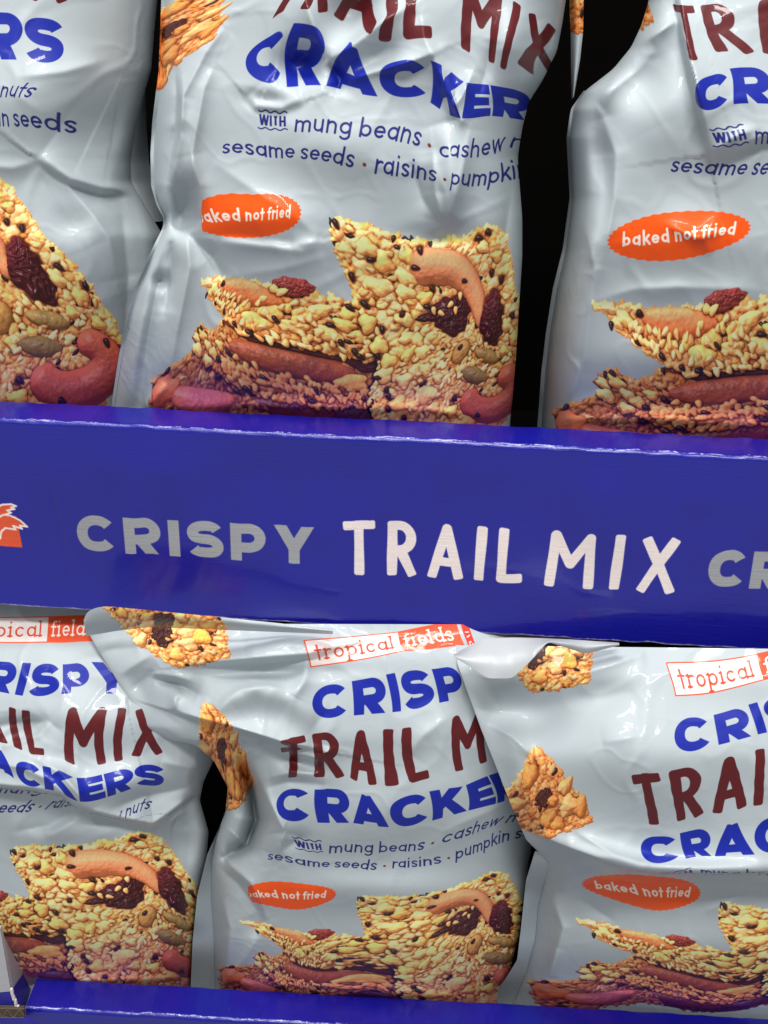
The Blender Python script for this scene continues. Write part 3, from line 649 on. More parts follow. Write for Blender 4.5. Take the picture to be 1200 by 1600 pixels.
def smooth(x): x = np.clip(x, 0, 1); return x*x*(3-2*x)
def relief(X, Y, feats):
    h = np.zeros(X.shape)
    for f in feats:
        k = f[0]
        if k == 'B':                                          # soft bulge or dent: (cx, cy), (rx, ry), angle, mm
            (cx, cy), (rx, ry), an, a = f[1:]
            c, s = math.cos(math.radians(an)), math.sin(math.radians(an))
            u = ((X-cx)*c+(Y-cy)*s)/rx; v = (-(X-cx)*s+(Y-cy)*c)/ry
            h += a*np.exp(-(u*u+v*v))
            continue
        D, Sg, Q = seg_dist(X, Y, f[1]); a, w = f[2], f[3]
        tp = np.sin(np.pi*np.clip(Q, .02, .98))**.6
        if k == 'C':                                          # sharp crease ridge (or valley, a < 0)
            w2 = f[4] if len(f) > 4 else w
            ww = np.where(Sg > 0, w, w2)
            h += a*tp*np.exp(-(np.sqrt(D*D+2.5)-1.58)/ww)*(D < 7*ww)
        elif k == 'G':                                        # rounded ridge
            h += a*tp*np.exp(-(D/w)**2)
        elif k == 'F':                                        # fold: the left side stands proud and dies away over w2
            w2 = f[4]; up = smooth((Sg*D+w)/(2*w))
            h += a*tp*up*np.exp(-np.maximum(Sg*D, 0)/w2)*np.where(Sg > 0, 1, 1)
    return h

def resample(pts, t):
    pts = np.asarray(pts, float); L = np.r_[0, np.hypot(*np.diff(pts, axis=0).T).cumsum()]
    q = np.r_[0, np.abs(np.diff(pts[:, 1])).cumsum()]+1e-3*L; q = q/q[-1]
    return np.stack([np.interp(t, q, pts[:, 0]), np.interp(t, q, pts[:, 1])], -1)
def smooth_pts(P, k):
    for _ in range(k):
        P[1:-1] = .25*P[:-2]+.5*P[1:-1]+.25*P[2:]
    return P
def build_bag(name, label, L, R, lm, base, th, feats, seed, lm2=None, fold=None, blank=None, blank_up=None, seal=None, seal_r=None, seal_out=.004, flaps=(), wL=.20, wR=.20, shifts=(), clear_px=None, crumple=1., nu=280, nv=320, reg=40., thL=None):
    ty = np.linspace(0, 1, nv)
    Lp, Rp = smooth_pts(resample(L, ty), 2), smooth_pts(resample(R, ty), 2)
    s = np.linspace(0, 1, nu); s = s*.6+.4*(.5-.5*np.cos(np.pi*s))
    PX = Lp[:, None, :]*(1-s)[None, :, None]+Rp[:, None, :]*s[None, :, None]
    X, Y = PX[..., 0], PX[..., 1]
    def by(tab, yy, sg=11.0):                                 # smooth profile through the given heights
        g = np.arange(-460., 1720., 4.); v = np.interp(g, [p[0] for p in tab], [p[1] for p in tab])
        k = np.exp(-.5*(np.arange(-12, 13)*4/sg)**2); v = np.convolve(np.pad(v, 12, 'edge'), k/k.sum(), 'valid')
        return np.interp(yy, g, v)
    B = by(base, Y); TH = by(th, Y); TL = by(thL, Y) if thL else TH
    a = np.clip(1-s/wL, 0, 1)[None]; b = np.clip(1-(1-s)/wR, 0, 1)[None]
    rnd = lambda q: 1-np.sqrt(np.clip(1-q*q*.985, 0, 1))
    Yw = B+TL*rnd(a)+TH*rnd(b)-.006*np.sin(np.pi*s)[None]
    n = (noise2(X, Y, 160, seed)-.5)*7.0+(noise2(X+40*noise2(X, Y, 50, seed+7), Y, 72, seed+1)-.5)*2.4
    rg = np.abs(noise2(X+30*noise2(X, Y, 45, seed+3), Y*.8+X*.35, 96, seed+2)-.5); rg2 = np.abs(noise2(X*.8-Y*.5, Y+25*noise2(X, Y, 35, seed+5), 58, seed+4)-.5)
    n += (.5-np.clip(rg*4, 0, .5))*2.0+(.5-np.clip(rg2*4, 0, .5))*.8
    edge = smooth(np.minimum(s, 1-s)/.05)[None]
    h = n*crumple*.55+2.3*relief(X, Y, feats)
    Yw = Yw-h*.001*edge
    P = unproj(X, Y, Yw)
    A = tps_fit(*zip(*[((p[0], p[1]), (p[2], p[3])) for p in lm]), reg)
    ART = A(PX)
    if blank_up is not None: ART[..., 1] = np.where((ART[..., 1] > blank_up) & (ART[..., 1] < 30), 34, ART[..., 1])
    if lm2 is not None:
        A2 = tps_fit(*zip(*[((p[0], p[1]), (p[2], p[3])) for p in lm2]), reg)(PX)
        if blank_up is not None: ART[..., 1] = np.where((ART[..., 1] > -86) & (ART[..., 1] < 34.5) & (ART[..., 0] < 461), -95, ART[..., 1])
        if blank:                                             # lettering hidden under the fold
            hid = (A2[..., 0] > blank) & (A2[..., 1] < 28); A2[..., 1] = np.where(hid, 32, A2[..., 1])
        D, Sg, Q = seg_dist(X, Y, fold); k = smooth((Sg*D+1.5)/3.0)[..., None]
        ART = ART*k+A2*(1-k)
    for pts, (sx, sy), wd, rch in shifts:                     # film tucked away in a crease: the print jumps across it
        D, Sg, Q = seg_dist(X, Y, pts); k = (smooth((Sg*D+wd)/(2*wd))-1)*np.exp(-np.maximum(D-wd, 0)/rch)*np.sin(np.pi*np.clip(Q, 0, 1))**.5
        ART = ART+k[..., None]*np.array([sx, sy])
    if clear_px is not None: ART[..., 1] = np.where((X < clear_px[0]) & (Y > clear_px[1]) & (Y < clear_px[2]), np.minimum(ART[..., 1], -452), ART[..., 1])
    UV = np.stack([(ART[..., 0]-AX0)/(AX1-AX0), 1-(ART[..., 1]-AY0)/(AY1-AY0)], -1)
    c = P[-1, nu//2]
    root = thing(name, label, 'snack bag', (float(c[0]), float(c[1])+.03, float(c[2])), 'bags of trail mix crackers')
    grid_obj('front_film', P, FILM_M, root, UV)
    # back of the bag, closing the volume along both sides
    sb = np.linspace(0, 1, 24); PB = Lp[:, None]*(1-sb)[None, :, None]+Rp[:, None]*sb[None, :, None]
    ye = Yw[:, :1]*(1-sb)[None]+Yw[:, -1:]*sb[None]
    YB = ye+.05*np.sqrt(np.clip(np.sin(np.pi*sb), 0, 1))[None]*np.clip(TH[:, :1]/.03, .15, 1)
    grid_obj('back_film', unproj(PB[..., 0], PB[..., 1], YB), INNER_M, root, flip=True)
    for sl, side in ((seal, 0), (seal_r, -1)):
        if sl is None: continue
        pts, out = sl[0], sl[1]                               # outer line of the fin; inner line follows the body edge
        yy0, yy1 = pts[0][1], pts[-1][1]
        E = Lp if side == 0 else Rp
        j = [int(np.abs(E[:, 1]-y).argmin()) for y in (yy0, yy1)]
        rows = np.arange(j[0], j[1]+1); O = smooth_pts(resample(pts, np.linspace(0, 1, len(rows))), 1)
        I = E[rows]; q = np.linspace(0, 1, 9)
        Q = I[:, None]*(1-q)[None, :, None]+O[:, None]*q[None, :, None]
        y0 = (Yw[rows, side])[:, None]
        wav = (noise2(Q[..., 0]*.3, Q[..., 1], 46, seed+11)-.5)*.006*q[None]
        YQ = y0-.0006+(out-0)*q[None]**1.2+wav
        art = A(Q); art[..., 0] = ART[rows, side, 0][:, None]+(-1 if side == 0 else 1)*q[None]*26
        art[..., 1] = ART[rows, side, 1][:, None]
        uv = np.stack([(art[..., 0]-AX0)/(AX1-AX0), 1-(art[..., 1]-AY0)/(AY1-AY0)], -1)
        grid_obj('side_seal', unproj(Q[..., 0], Q[..., 1], YQ), SEAL_M, root, uv, flip=(side == 0))
    for fn, outer, inner, yo, yi, mat in flaps:               # free edges of film: two lines and their depths
        k = 70; q = np.linspace(0, 1, 14)
        def res(pts):
            pts = np.asarray(pts, float); l = np.r_[0, np.hypot(*np.diff(pts, axis=0).T).cumsum()]; l /= l[-1]; tt = np.linspace(0, 1, k)
            return smooth_pts(np.stack([np.interp(tt, l, pts[:, 0]), np.interp(tt, l, pts[:, 1])], -1), 2)
        O, I = res(outer), res(inner)
        Q = I[:, None]*(1-q)[None, :, None]+O[:, None]*q[None, :, None]
        tt = np.linspace(0, 1, k)[:, None]
        yO = np.interp(tt[:, 0], np.linspace(0, 1, len(yo)), yo)[:, None]; yI = np.interp(tt[:, 0], np.linspace(0, 1, len(yi)), yi)[:, None]
        YQ = yI*(1-q)[None]+yO*q[None]-.0035*np.sin(np.pi*q)[None]+(noise2(Q[..., 0], Q[..., 1], 40, seed+13)-.5)*.002
        art = A(Q); uv = np.stack([(art[..., 0]-AX0)/(AX1-AX0), 1-(art[..., 1]-AY0)/(AY1-AY0)], -1)
        grid_obj(fn, unproj(Q[..., 0], Q[..., 1], YQ), mat, root, uv)
    return root
# ------------------------------------------------------------------ the six bags
TOPB = [(-400, .045), (-100, .022), (150, .010), (380, .010), (500, .018), (600, .030), (640, .036), (690, .040), (820, .042)]
TOPT = [(-400, .018), (0, .034), (400, .046), (700, .046), (820, .03)]
bag1 = dict(
    name='snack_bag', label='leftmost bag of the upper tray, showing only its right half with the red cashew', seed=101,
    L=[(-520, -330), (-500, 100), (-510, 400), (-520, 640), (-500, 780)],
    R=[(262, -330), (246, 0), (240, 60), (236, 110), (224, 150), (212, 200), (204, 250), (205, 285), (226, 320), (256, 370), (262, 440), (254, 520), (244, 640), (236, 800)],
    base=TOPB, th=[(-400, .05), (0, .06), (800, .07)], thL=TOPT, wR=.36,
    lm=[(60, 61, 515, -146), (60, 97, 515, -110), (60, 27, 515, -182), (30, 55, 487, -146), (0, 93, 462, -110), (47, 152, 547, -46), (120, 208, 592, 0), (0, 196, 470, 0),
        (0, 285, 466, 72), (190, 525, 645, 310), (42, 422, 508, 222), (120, 565, 575, 364), (60, 510, 492, 300), (90, 640, 540, 420), (0, 630, 440, 412)],
    feats=[])
bag2 = dict(
    name='snack_bag', label='middle bag of the upper tray, fully in view, its badge cut to aked not fried', seed=202,
    L=[(262, -330), (257, 0), (253, 110), (249, 140), (243, 190), (240, 240), (241, 290), (248, 318), (259, 340), (258, 355), (247, 380), (233, 410), (216, 450), (202, 500), (190, 560), (181, 620), (176, 660), (168, 800)],
    R=[(905, -330), (890, -40), (878, 40), (870, 80), (848, 125), (826, 160), (816, 200), (809, 245), (812, 290), (816, 340), (816, 400), (811, 480), (806, 560), (801, 620), (797, 660), (788, 800)],
    base=TOPB, th=[(-400, .06), (0, .075), (200, .06), (400, .05), (700, .046), (820, .03)], thL=[(-400, .02), (200, .028), (345, .020), (450, .010), (640, .008), (800, .008)], wL=.10, wR=.17,
    lm=[(385, 92, 38, -146), (415, 129, 68, -110), (447, 136, 104, -110), (510, 134, 168, -110), (622, 152, 268, -110), (665, 156, 305, -110), (715, 184, 372, -110), (765, 181, 428, -110), (815, 142, 478, -182),
        (725, 128, 374, -182), (620, 95, 268, -182), (420, 58, 68, -182), (435, 22, 61, -208), (628, 62, 274, -208), (675, 62, 320, -208), (597, 66, 248, -208), (727, 80, 372, -208), (770, 100, 438, -208), (787, 110, 473, -208), (807, 20, 473, -300), (812, 105, 500, -208), (862, 45, 552, -312),
        (425, 190, 82, -62), (460, 205, 116, -46), (655, 228, 312, -46), (683, 240, 342, -46), (778, 238, 454, -46), (790, 230, 472, -46), (347, 240, 0, 0), (552, 262, 208, 0), (585, 270, 239, 0), (680, 282, 335, 0), (703, 288, 363, 0), (808, 278, 474, 0),
        (470, 333, 127, 97), (395, 303, 20, 59), (395, 372, 20, 135), (318, 340, -58, 97),
        (518, 345, 183, 90), (776, 358, 466, 70), (704, 488, 393, 206), (764, 500, 500, 220), (722, 548, 437, 284), (318, 440, -114, 206), (302, 528, -112, 322), (236, 604, -165, 385), (456, 450, 126, 202), (355, 490, 20, 258), (590, 560, 262, 300), (600, 640, 300, 405), (775, 625, 590, 380), (430, 640, 60, 412), (255, 100, -140, -245), (385, 0, -60, -330), (250, 0, -200, -400), (252, 130, -150, -232)],
    feats=[])
bag3 = dict(
    name='snack_bag', label='rightmost bag of the upper tray, beside the black gap, with the whole orange badge', seed=303,
    L=[(1030, -330), (1014, 0), (1002, 40), (986, 74), (958, 108), (914, 142), (896, 170), (889, 215), (892, 270), (894, 310), (884, 390), (870, 450), (859, 520), (852, 580), (846, 660), (840, 800)], wL=.055, thL=[(-400, .03), (60, .03), (160, .075), (800, .075)],
    R=[(1780, -330), (1760, 0), (1770, 300), (1780, 640), (1780, 800)],
    base=TOPB, th=TOPT,
    lm=[(1047, 268, 0, 0), (1195, 273, 150, 0), (1142, 215, 82, -62), (1180, 224, 116, -46), (1087, 148, 38, -146), (1110, 172, 68, -110), (1112, 118, 68, -182), (1145, 163, 104, -110), (1052, 4, 32, -318), (1085, 95, 61, -208), (1122, 82, 104, -208), (1178, 85, 152, -208),
        (950, 377, -95, 97), (1172, 357, 127, 97), (1060, 330, 16, 59), (1065, 406, 16, 135), (932, 475, -114, 205), (927, 600, -115, 325), (864, 652, -165, 385), (1128, 468, 126, 200), (1200, 575, 180, 300), (1200, 662, 140, 400), (1030, 560, 0, 258), (1018, 26, -64, -251), (990, 48, -143, -230)],
    feats=[])
LOWB4 = [(930, .030), (985, .018), (1040, .004), (1120, -.006), (1240, -.010), (1290, -.007), (1400, -.006), (1470, .000), (1520, .012), (1560, .020), (1640, .022)]
LOWT = [(930, .03), (1200, .034), (1400, .044), (1640, .03)]
bag4 = dict(
    name='snack_bag', label='leftmost bag of the lower tray, its middle folded over the small lettering', seed=404,
    L=[(-330, 900), (-320, 1150), (-310, 1300), (-320, 1640)],
    R=[(352, 900), (350, 1050), (346, 1130), (335, 1185), (318, 1222), (312, 1250), (326, 1300), (322, 1350), (310, 1410), (302, 1470), (298, 1540), (296, 1650)],
    base=LOWB4, th=LOWT,
    lm=[(73, 1004, 300, -460), (76, 963, 300, -520), (137, 1002, 412, -460), (22, 1085, 251, -348), (101, 1084, 352, -348), (102, 1038, 352, -418), (205, 1040, 480, -418), (105, 1191, 368, -208), (109, 1105, 372, -318), (167, 1105, 440, -318), (188, 1189, 473, -208), (192, 1106, 473, -318), (208, 1183, 500, -208), (252, 1179, 556, -208),
        (69, 1181, 320, -208), (35, 1109, 278, -318), (45, 1177, 274, -208), (251, 1204, 543, -168), (227, 1227, 515, -110), (118, 1251, 372, -110), (113, 1214, 372, -182), (40, 1210, 268, -146), (188, 1281, 465, -46), (233, 1263, 547, -46), (165, 1246, 428, -110), (95, 1238, 345, -110), (12, 1209, 226, -110)],
    lm2=[(0, 1239, 130, -46), (78, 1237, 215, -46), (47, 1268, 208, 0), (70, 1264, 239, 0), (120, 1258, 315, 0), (18, 1330, 183, 90), (235, 1304, 466, 70), (188, 1397, 393, 206), (266, 1386, 505, 220), (310, 1402, 570, 215), (232, 1430, 437, 284), (150, 1530, 330, 425), (0, 1400, 140, 200), (296, 1528, 570, 425), (110, 1480, 268, 340), (20, 1520, 130, 410), (30, 1452, 190, 290)],
    blank=320, blank_up=-31,
    fold=[(-200, 1225), (0, 1230), (45, 1234), (95, 1243), (120, 1261), (142, 1270), (180, 1279), (240, 1291), (262, 1276), (300, 1246), (360, 1230)],
    feats=[])
bag5 = dict(
    name='snack_bag', label='middle bag of the lower tray, between two bags, top flap reaching left over its neighbour', seed=505,
    L=[(132, 974), (136, 985), (150, 1010), (178, 1055), (205, 1102), (225, 1135), (262, 1156), (305, 1163), (335, 1190), (356, 1230), (352, 1270), (336, 1310), (330, 1345), (330, 1400), (334, 1460), (336, 1540), (334, 1650)],
    R=[(905, 976), (900, 1060), (880, 1160), (850, 1260), (834, 1310), (826, 1350), (821, 1400), (810, 1465), (796, 1520), (780, 1560), (770, 1660)],
    base=[(940, .008), (980, .003), (1030, -.008), (1150, -.021), (1300, -.018), (1400, -.011), (1480, -.002), (1530, .012), (1570, .022), (1660, .024)], th=[(930, .05), (1250, .05), (1640, .03)], wR=.30,
    thL=[(940, .004), (1150, .006), (1260, .03), (1400, .044), (1640, .03)],
    lm=[(474, 1000, 105, -520), (485, 1043, 105, -460), (628, 1018, 300, -460), (621, 987, 300, -520), (708, 986, 428, -495), (488, 1100, 110, -383), (515, 1122, 140, -348), (553, 1118, 184, -348), (612, 1113, 251, -348), (653, 1107, 310, -348), (692, 1097, 352, -348), (679, 1045, 352, -418),
        (458, 1213, 61, -208), (440, 1155, 32, -318), (492, 1215, 104, -208), (545, 1217, 163, -208), (584, 1228, 225, -208), (609, 1229, 248, -208), (639, 1224, 274, -208), (671, 1217, 320, -208), (602, 1139, 248, -318), (630, 1137, 278, -318), (715, 1206, 368, -208), (708, 1119, 372, -318), (758, 1192, 438, -208),
        (432, 1256, 38, -146), (456, 1283, 68, -110), (495, 1285, 104, -110), (552, 1286, 168, -110), (630, 1293, 268, -108), (669, 1284, 305, -110), (726, 1268, 372, -110), (722, 1229, 372, -182), (774, 1256, 428, -110), (483, 1323, 82, -62), (514, 1333, 116, -46), (662, 1327, 312, -46), (689, 1318, 342, -46), (777, 1288, 465, -46),
        (418, 1343, 0, 0), (588, 1359, 208, 0), (613, 1356, 239, 0), (690, 1348, 335, 0), (712, 1343, 363, 0), (797, 1312, 494, 0), (525, 1398, 127, 97), (465, 1380, 40, 61), (460, 1422, 30, 135), (394, 1398, -58, 97),
        (561, 1403, 183, 90), (781, 1364, 466, 70), (380, 1440, -114, 205), (398, 1497, -112, 322), (341, 1517, -165, 385), (726, 1435, 393, 206), (777, 1433, 500, 220), (575, 1559, 210, 430), (500, 1513, 170, 300), (640, 1515, 290, 300), (355, 1022, -52, -511), (170, 952, -290, -640), (275, 1040, -158, -498), (215, 1000, -229, -561),
        (385, 1185, -66, -290), (318, 1148, -200, -345), (376, 1256, -130, -232)],
    feats=[])
bag6 = dict(
    name='snack_bag', label='rightmost bag of the lower tray, its full upper half hanging over the badge', seed=606,
    L=[(712, 1008), (714, 1035), (730, 1080), (752, 1140), (778, 1205), (800, 1262), (822, 1312), (842, 1332), (858, 1350), (850, 1380), (840, 1420), (836, 1470), (822, 1520), (800, 1570), (780, 1680)],
    R=[(1580, 1018), (1560, 1300), (1560, 1680)],
    base=[(960, .004), (1000, -.006), (1060, -.022), (1180, -.036), (1340, -.038), (1366, -.032), (1378, -.015), (1480, -.007), (1530, .008), (1560, .020), (1590, .026), (1680, .028)], th=LOWT,
    thL=[(940, .001), (1250, .003), (1340, .02), (1400, .036), (1640, .03)],
    lm=[(1040, 1035, 105, -520), (1055, 1088, 105, -460), (1197, 1062, 305, -460), (1177, 1034, 290, -505), (1054, 1148, 110, -383), (1081, 1174, 140, -348), (1079, 1121, 140, -418), (1123, 1164, 184, -348), (1115, 1117, 184, -418), (1183, 1148, 251, -348),
        (987, 1213, 30, -312), (1035, 1207, 92, -318), (1023, 1289, 61, -208), (1060, 1284, 104, -208), (1096, 1275, 152, -208), (1110, 1273, 163, -208), (1162, 1263, 225, -208), (1048, 1204, 104, -318),
        (1002, 1325, 38, -146), (1029, 1349, 68, -110), (1029, 1307, 68, -182), (1071, 1342, 104, -110), (1117, 1338, 168, -110), (1196, 1334, 260, -110), (1094, 1362, 116, -58),
        (920, 1065, -49, -506), (832, 1076, -158, -500), (800, 1035, -229, -561), (910, 1010, -60, -590), (835, 1174, -151, -401), (922, 1281, -64, -251), (862, 1303, -143, -232), (802, 1240, -215, -345)],
    lm2=[(910, 1382, -95, 97), (1094, 1398, 127, 97), (992, 1366, 5, 59), (1021, 1423, 20, 135), (908, 1438, -114, 205), (1128, 1413, 183, 90), (904, 1519, -112, 322), (806, 1534, -180, 384), (1058, 1469, 126, 200), (1200, 1480, 270, 200), (1200, 1560, 270, 420), (1160, 1530, 230, 300), (1000, 1555, 0, 415), (960, 1480, -40, 250)],
    fold=[(800, 1290), (842, 1307), (879, 1323), (933, 1343), (971, 1357), (1025, 1365), (1117, 1366), (1200, 1364), (1400, 1360), (1600, 1350)],
    feats=[])
# ------------------------------------------------------------------ creases, dents and folds of each bag (photo pixels, mm)
bag1['feats'] = [
    ('C', [(62, 250), (105, 290), (142, 332), (170, 372), (184, 440)], 3.2, 16, 34), ('F', [(56, 247), (110, 285), (160, 299), (226, 302)], 5, 9, 60),
    ('B', (150, 200), (55, 80), 10, -3.5), ('B', (60, 150), (90, 60), 0, 2.5), ('C', [(30, 120), (100, 112), (160, 95)], 1.2, 12), ('B', (120, 420), (50, 70), -20, 2.0), ('C', [(190, 330), (200, 430), (195, 560)], -2.0, 14),
    ('B', (110, 350), (30, 24), 20, -1.2), ('C', [(62, 250), (20, 262), (-40, 258)], 1.0, 12)]
bag1['seal_r'] = ([(227, 135), (229, 200), (233, 255), (246, 308), (262, 345)], .03)
bag2['feats'] = [('C', [(274, 112), (276, 150), (274, 200), (266, 250), (258, 292)], -2.6, 7, 9), ('C', [(284, 112), (286, 160), (282, 220), (268, 290)], 2.0, 8, 14), ('C', [(262, 352), (250, 420), (236, 500), (222, 600), (216, 660)], -1.8, 10, 16), ('G', [(240, 430), (220, 500), (206, 570), (198, 640)], 2.2, 12), ('B', (262, 344), (20, 14), 0, -5),
    
    ('C', [(640, 8), (600, 32), (560, 64), (512, 96)], 4.5, 22, 12), ('C', [(690, 78), (640, 97), (585, 112), (536, 128)], 3.4, 10, 22), ('C', [(470, -20), (492, 45), (510, 96)], 3.2, 16, 20),
    ('B', (548, 20), (34, 46), 30, -7), ('B', (470, 100), (36, 30), -20, -5.5), ('C', [(512, 96), (532, 124), (524, 150)], -3.0, 14), ('B', (590, 92), (40, 20), -30, -3),
    ('C', [(658, 20), (664, 60), (690, 110), (700, 160)], 1.8, 8, 16), ('C', [(676, 88), (700, 142), (722, 188), (712, 150)], 2.6, 8, 12), ('C', [(740, 110), (722, 150), (700, 178)], 2.0, 10), ('C', [(770, 60), (760, 110), (748, 150)], -2.0, 14),
    ('F', [(384, 150), (400, 168), (440, 172), (476, 158)], 3.0, 8, 30), ('B', (420, 158), (34, 14), 8, -2.4),
    ('G', [(690, 190), (704, 240), (704, 300), (692, 350)], 5.0, 26), ('C', [(676, 230), (680, 300), (690, 352)], 2.5, 8, 18), ('C', [(735, 200), (722, 270), (700, 345)], 2.0, 18, 10), ('B', (690, 372), (50, 18), 0, -2.5), ('C', [(640, 250), (660, 310), (688, 352)], -1.4, 14),
    ('C', [(352, 40), (322, 80), (285, 150), (282, 210)], 2.2, 12, 14), ('C', [(334, 104), (318, 140), (300, 240), (300, 300)], 2.8, 14, 20), ('B', (288, 322), (22, 34), 0, -7), ('C', [(300, 240), (312, 290), (310, 345)], 2.6, 10, 18),
    ('C', [(262, 346), (300, 372), (330, 400), (352, 440)], -3.0, 12, 16), ('C', [(262, 348), (292, 368), (296, 420), (276, 520), (262, 600)], 2.4, 12, 16), ('C', [(266, 372), (268, 420), (256, 490)], -3.0, 10), ('B', (250, 440), (14, 12), 30, -2.5), ('C', [(262, 600), (226, 640)], 1.5, 8),
    ('F', [(500, 378), (470, 388), (420, 380), (340, 372)], 2.4, 8, 26), ('C', [(500, 376), (455, 384)], 1.6, 8), ('B', (400, 340), (70, 34), 0, 2.6), ('C', [(330, 250), (400, 300), (470, 345), (500, 376)], 1.3, 26),
    ('B', (560, 230), (120, 60), 5, 2.4), ('C', [(512, 400), (440, 420), (370, 430)], 1.0, 18), ('C', [(806, 260), (790, 360), (800, 470)], -2.0, 16), ('B', (400, 560), (120, 50), 0, 3), ('C', [(240, 636), (400, 632), (640, 640), (780, 650)], 1.5, 12),
    ('C', [(840, 30), (852, 70), (826, 150)], 3.0, 12), ('B', (800, 60), (30, 50), 20, 3)]
bag2['seal'] = ([(258, -330), (252, 0), (248, 110), (244, 140), (238, 190), (235, 240), (236, 290), (244, 319), (256, 341), (254, 356), (242, 380), (228, 410), (211, 450), (197, 500), (185, 560), (176, 620), (171, 660), (163, 800)], -.002)
bag2['shifts'] = [([(315, 285), (314, 340), (316, 385)], (60, 0), 1.0, 60), ([(640, 8), (600, 32), (560, 64), (512, 96)], (9, -5), 6.0, 26), ([(676, 88), (700, 142), (722, 188)], (8, 0), 4, 20), ([(690, 190), (704, 240), (704, 300)], (5, 4), 4, 24)]
bag3['feats'] = [
    ('F', [(1108, 245), (1096, 190), (1080, 125), (1066, 60), (1058, 10)][::-1], 0, 8, 40), ('F', [(1108, 245), (1096, 190), (1080, 125), (1066, 60), (1056, -20)][::-1], 5.5, 7, 70), ('C', [(1060, 30), (1010, 62), (988, 76)], 3.0, 12), ('C', [(988, 76), (955, 130), (930, 162)], 3.0, 14),
    ('F', [(1108, 242), (1150, 236), (1200, 215), (1300, 190)], 3.5, 7, 60), ('C', [(1108, 244), (1140, 218), (1180, 200)], 2.0, 10), ('B', (1040, 190), (60, 90), 15, 3.0), ('C', [(940, 180), (962, 240), (960, 310), (940, 420)], 2.2, 14, 26),
    ('B', (935, 240), (24, 70), -5, -4), ('C', [(930, 470), (990, 452), (1060, 448), (1180, 452)], 1.6, 16, 26), ('B', (1060, 366), (120, 60), 0, 2.4), ('C', [(1040, 350), (1090, 372), (1130, 360)], 1.6, 9), ('C', [(1120, 340), (1100, 372), (1110, 400)], 1.0, 8),
    ('C', [(906, 320), (930, 420), (912, 560), (880, 640)], 2.0, 16), ('B', (1010, 560), (110, 50), 0, 3), ('C', [(868, 655), (1000, 652), (1200, 664)], 1.6, 10), ('B', (1000, 130), (40, 40), 0, -3)]
bag3['seal'] = ([(912, 142), (892, 170), (885, 215), (888, 270), (890, 310), (879, 390), (864, 450), (853, 520), (846, 580), (840, 660), (834, 800)], .003)
bag3['flaps'] = [('side_seal', [(911, -60), (912, 10), (911, 50), (906, 95), (897, 150)], [(890, -60), (890, 20), (892, 60), (892, 100), (893, 156)], [.085, .085], [.09, .09], SEAL_M)]
FOLD4 = bag4['fold']
bag4['feats'] = [
    ('F', FOLD4, 8.0, 5, 80), ('C', [(0, 1168), (30, 1160), (60, 1150), (80, 1128)], 3.0, 12, 16), ('C', [(-20, 1140), (20, 1130), (76, 1128)], -2.4, 14), ('B', (40, 1150), (40, 20), -20, -3.5),
    ('C', [(60, 1188), (96, 1208), (122, 1240), (140, 1270)], 4.0, 12, 20), ('C', [(-10, 1192), (40, 1200), (75, 1218), (110, 1248)], 2.4, 12), ('B', (180, 1225), (60, 30), -8, 4), ('C', [(180, 1262), (220, 1246), (300, 1230)], -3.0, 12), ('C', [(250, 1190), (300, 1200), (330, 1190)], 1.6, 14),
    ('B', (150, 1130), (110, 60), 0, 3), ('C', [(240, 1292), (270, 1280), (284, 1268), (276, 1284)], 2.5, 9), ('B', (280, 1320), (40, 50), 0, -5), ('G', [(0, 1290), (60, 1302), (140, 1300), (230, 1308)], 2.6, 22), ('C', [(120, 1262), (80, 1290), (20, 1300)], -2.5, 16), ('C', [(130, 1275), (70, 1310)], 2.0, 12),
    ('C', [(80, 1040), (100, 1090), (90, 1140)], 1.0, 18), ('B', (150, 1420), (140, 70), 0, 4), ('C', [(0, 1524), (140, 1532), (290, 1528)], 1.6, 10)]
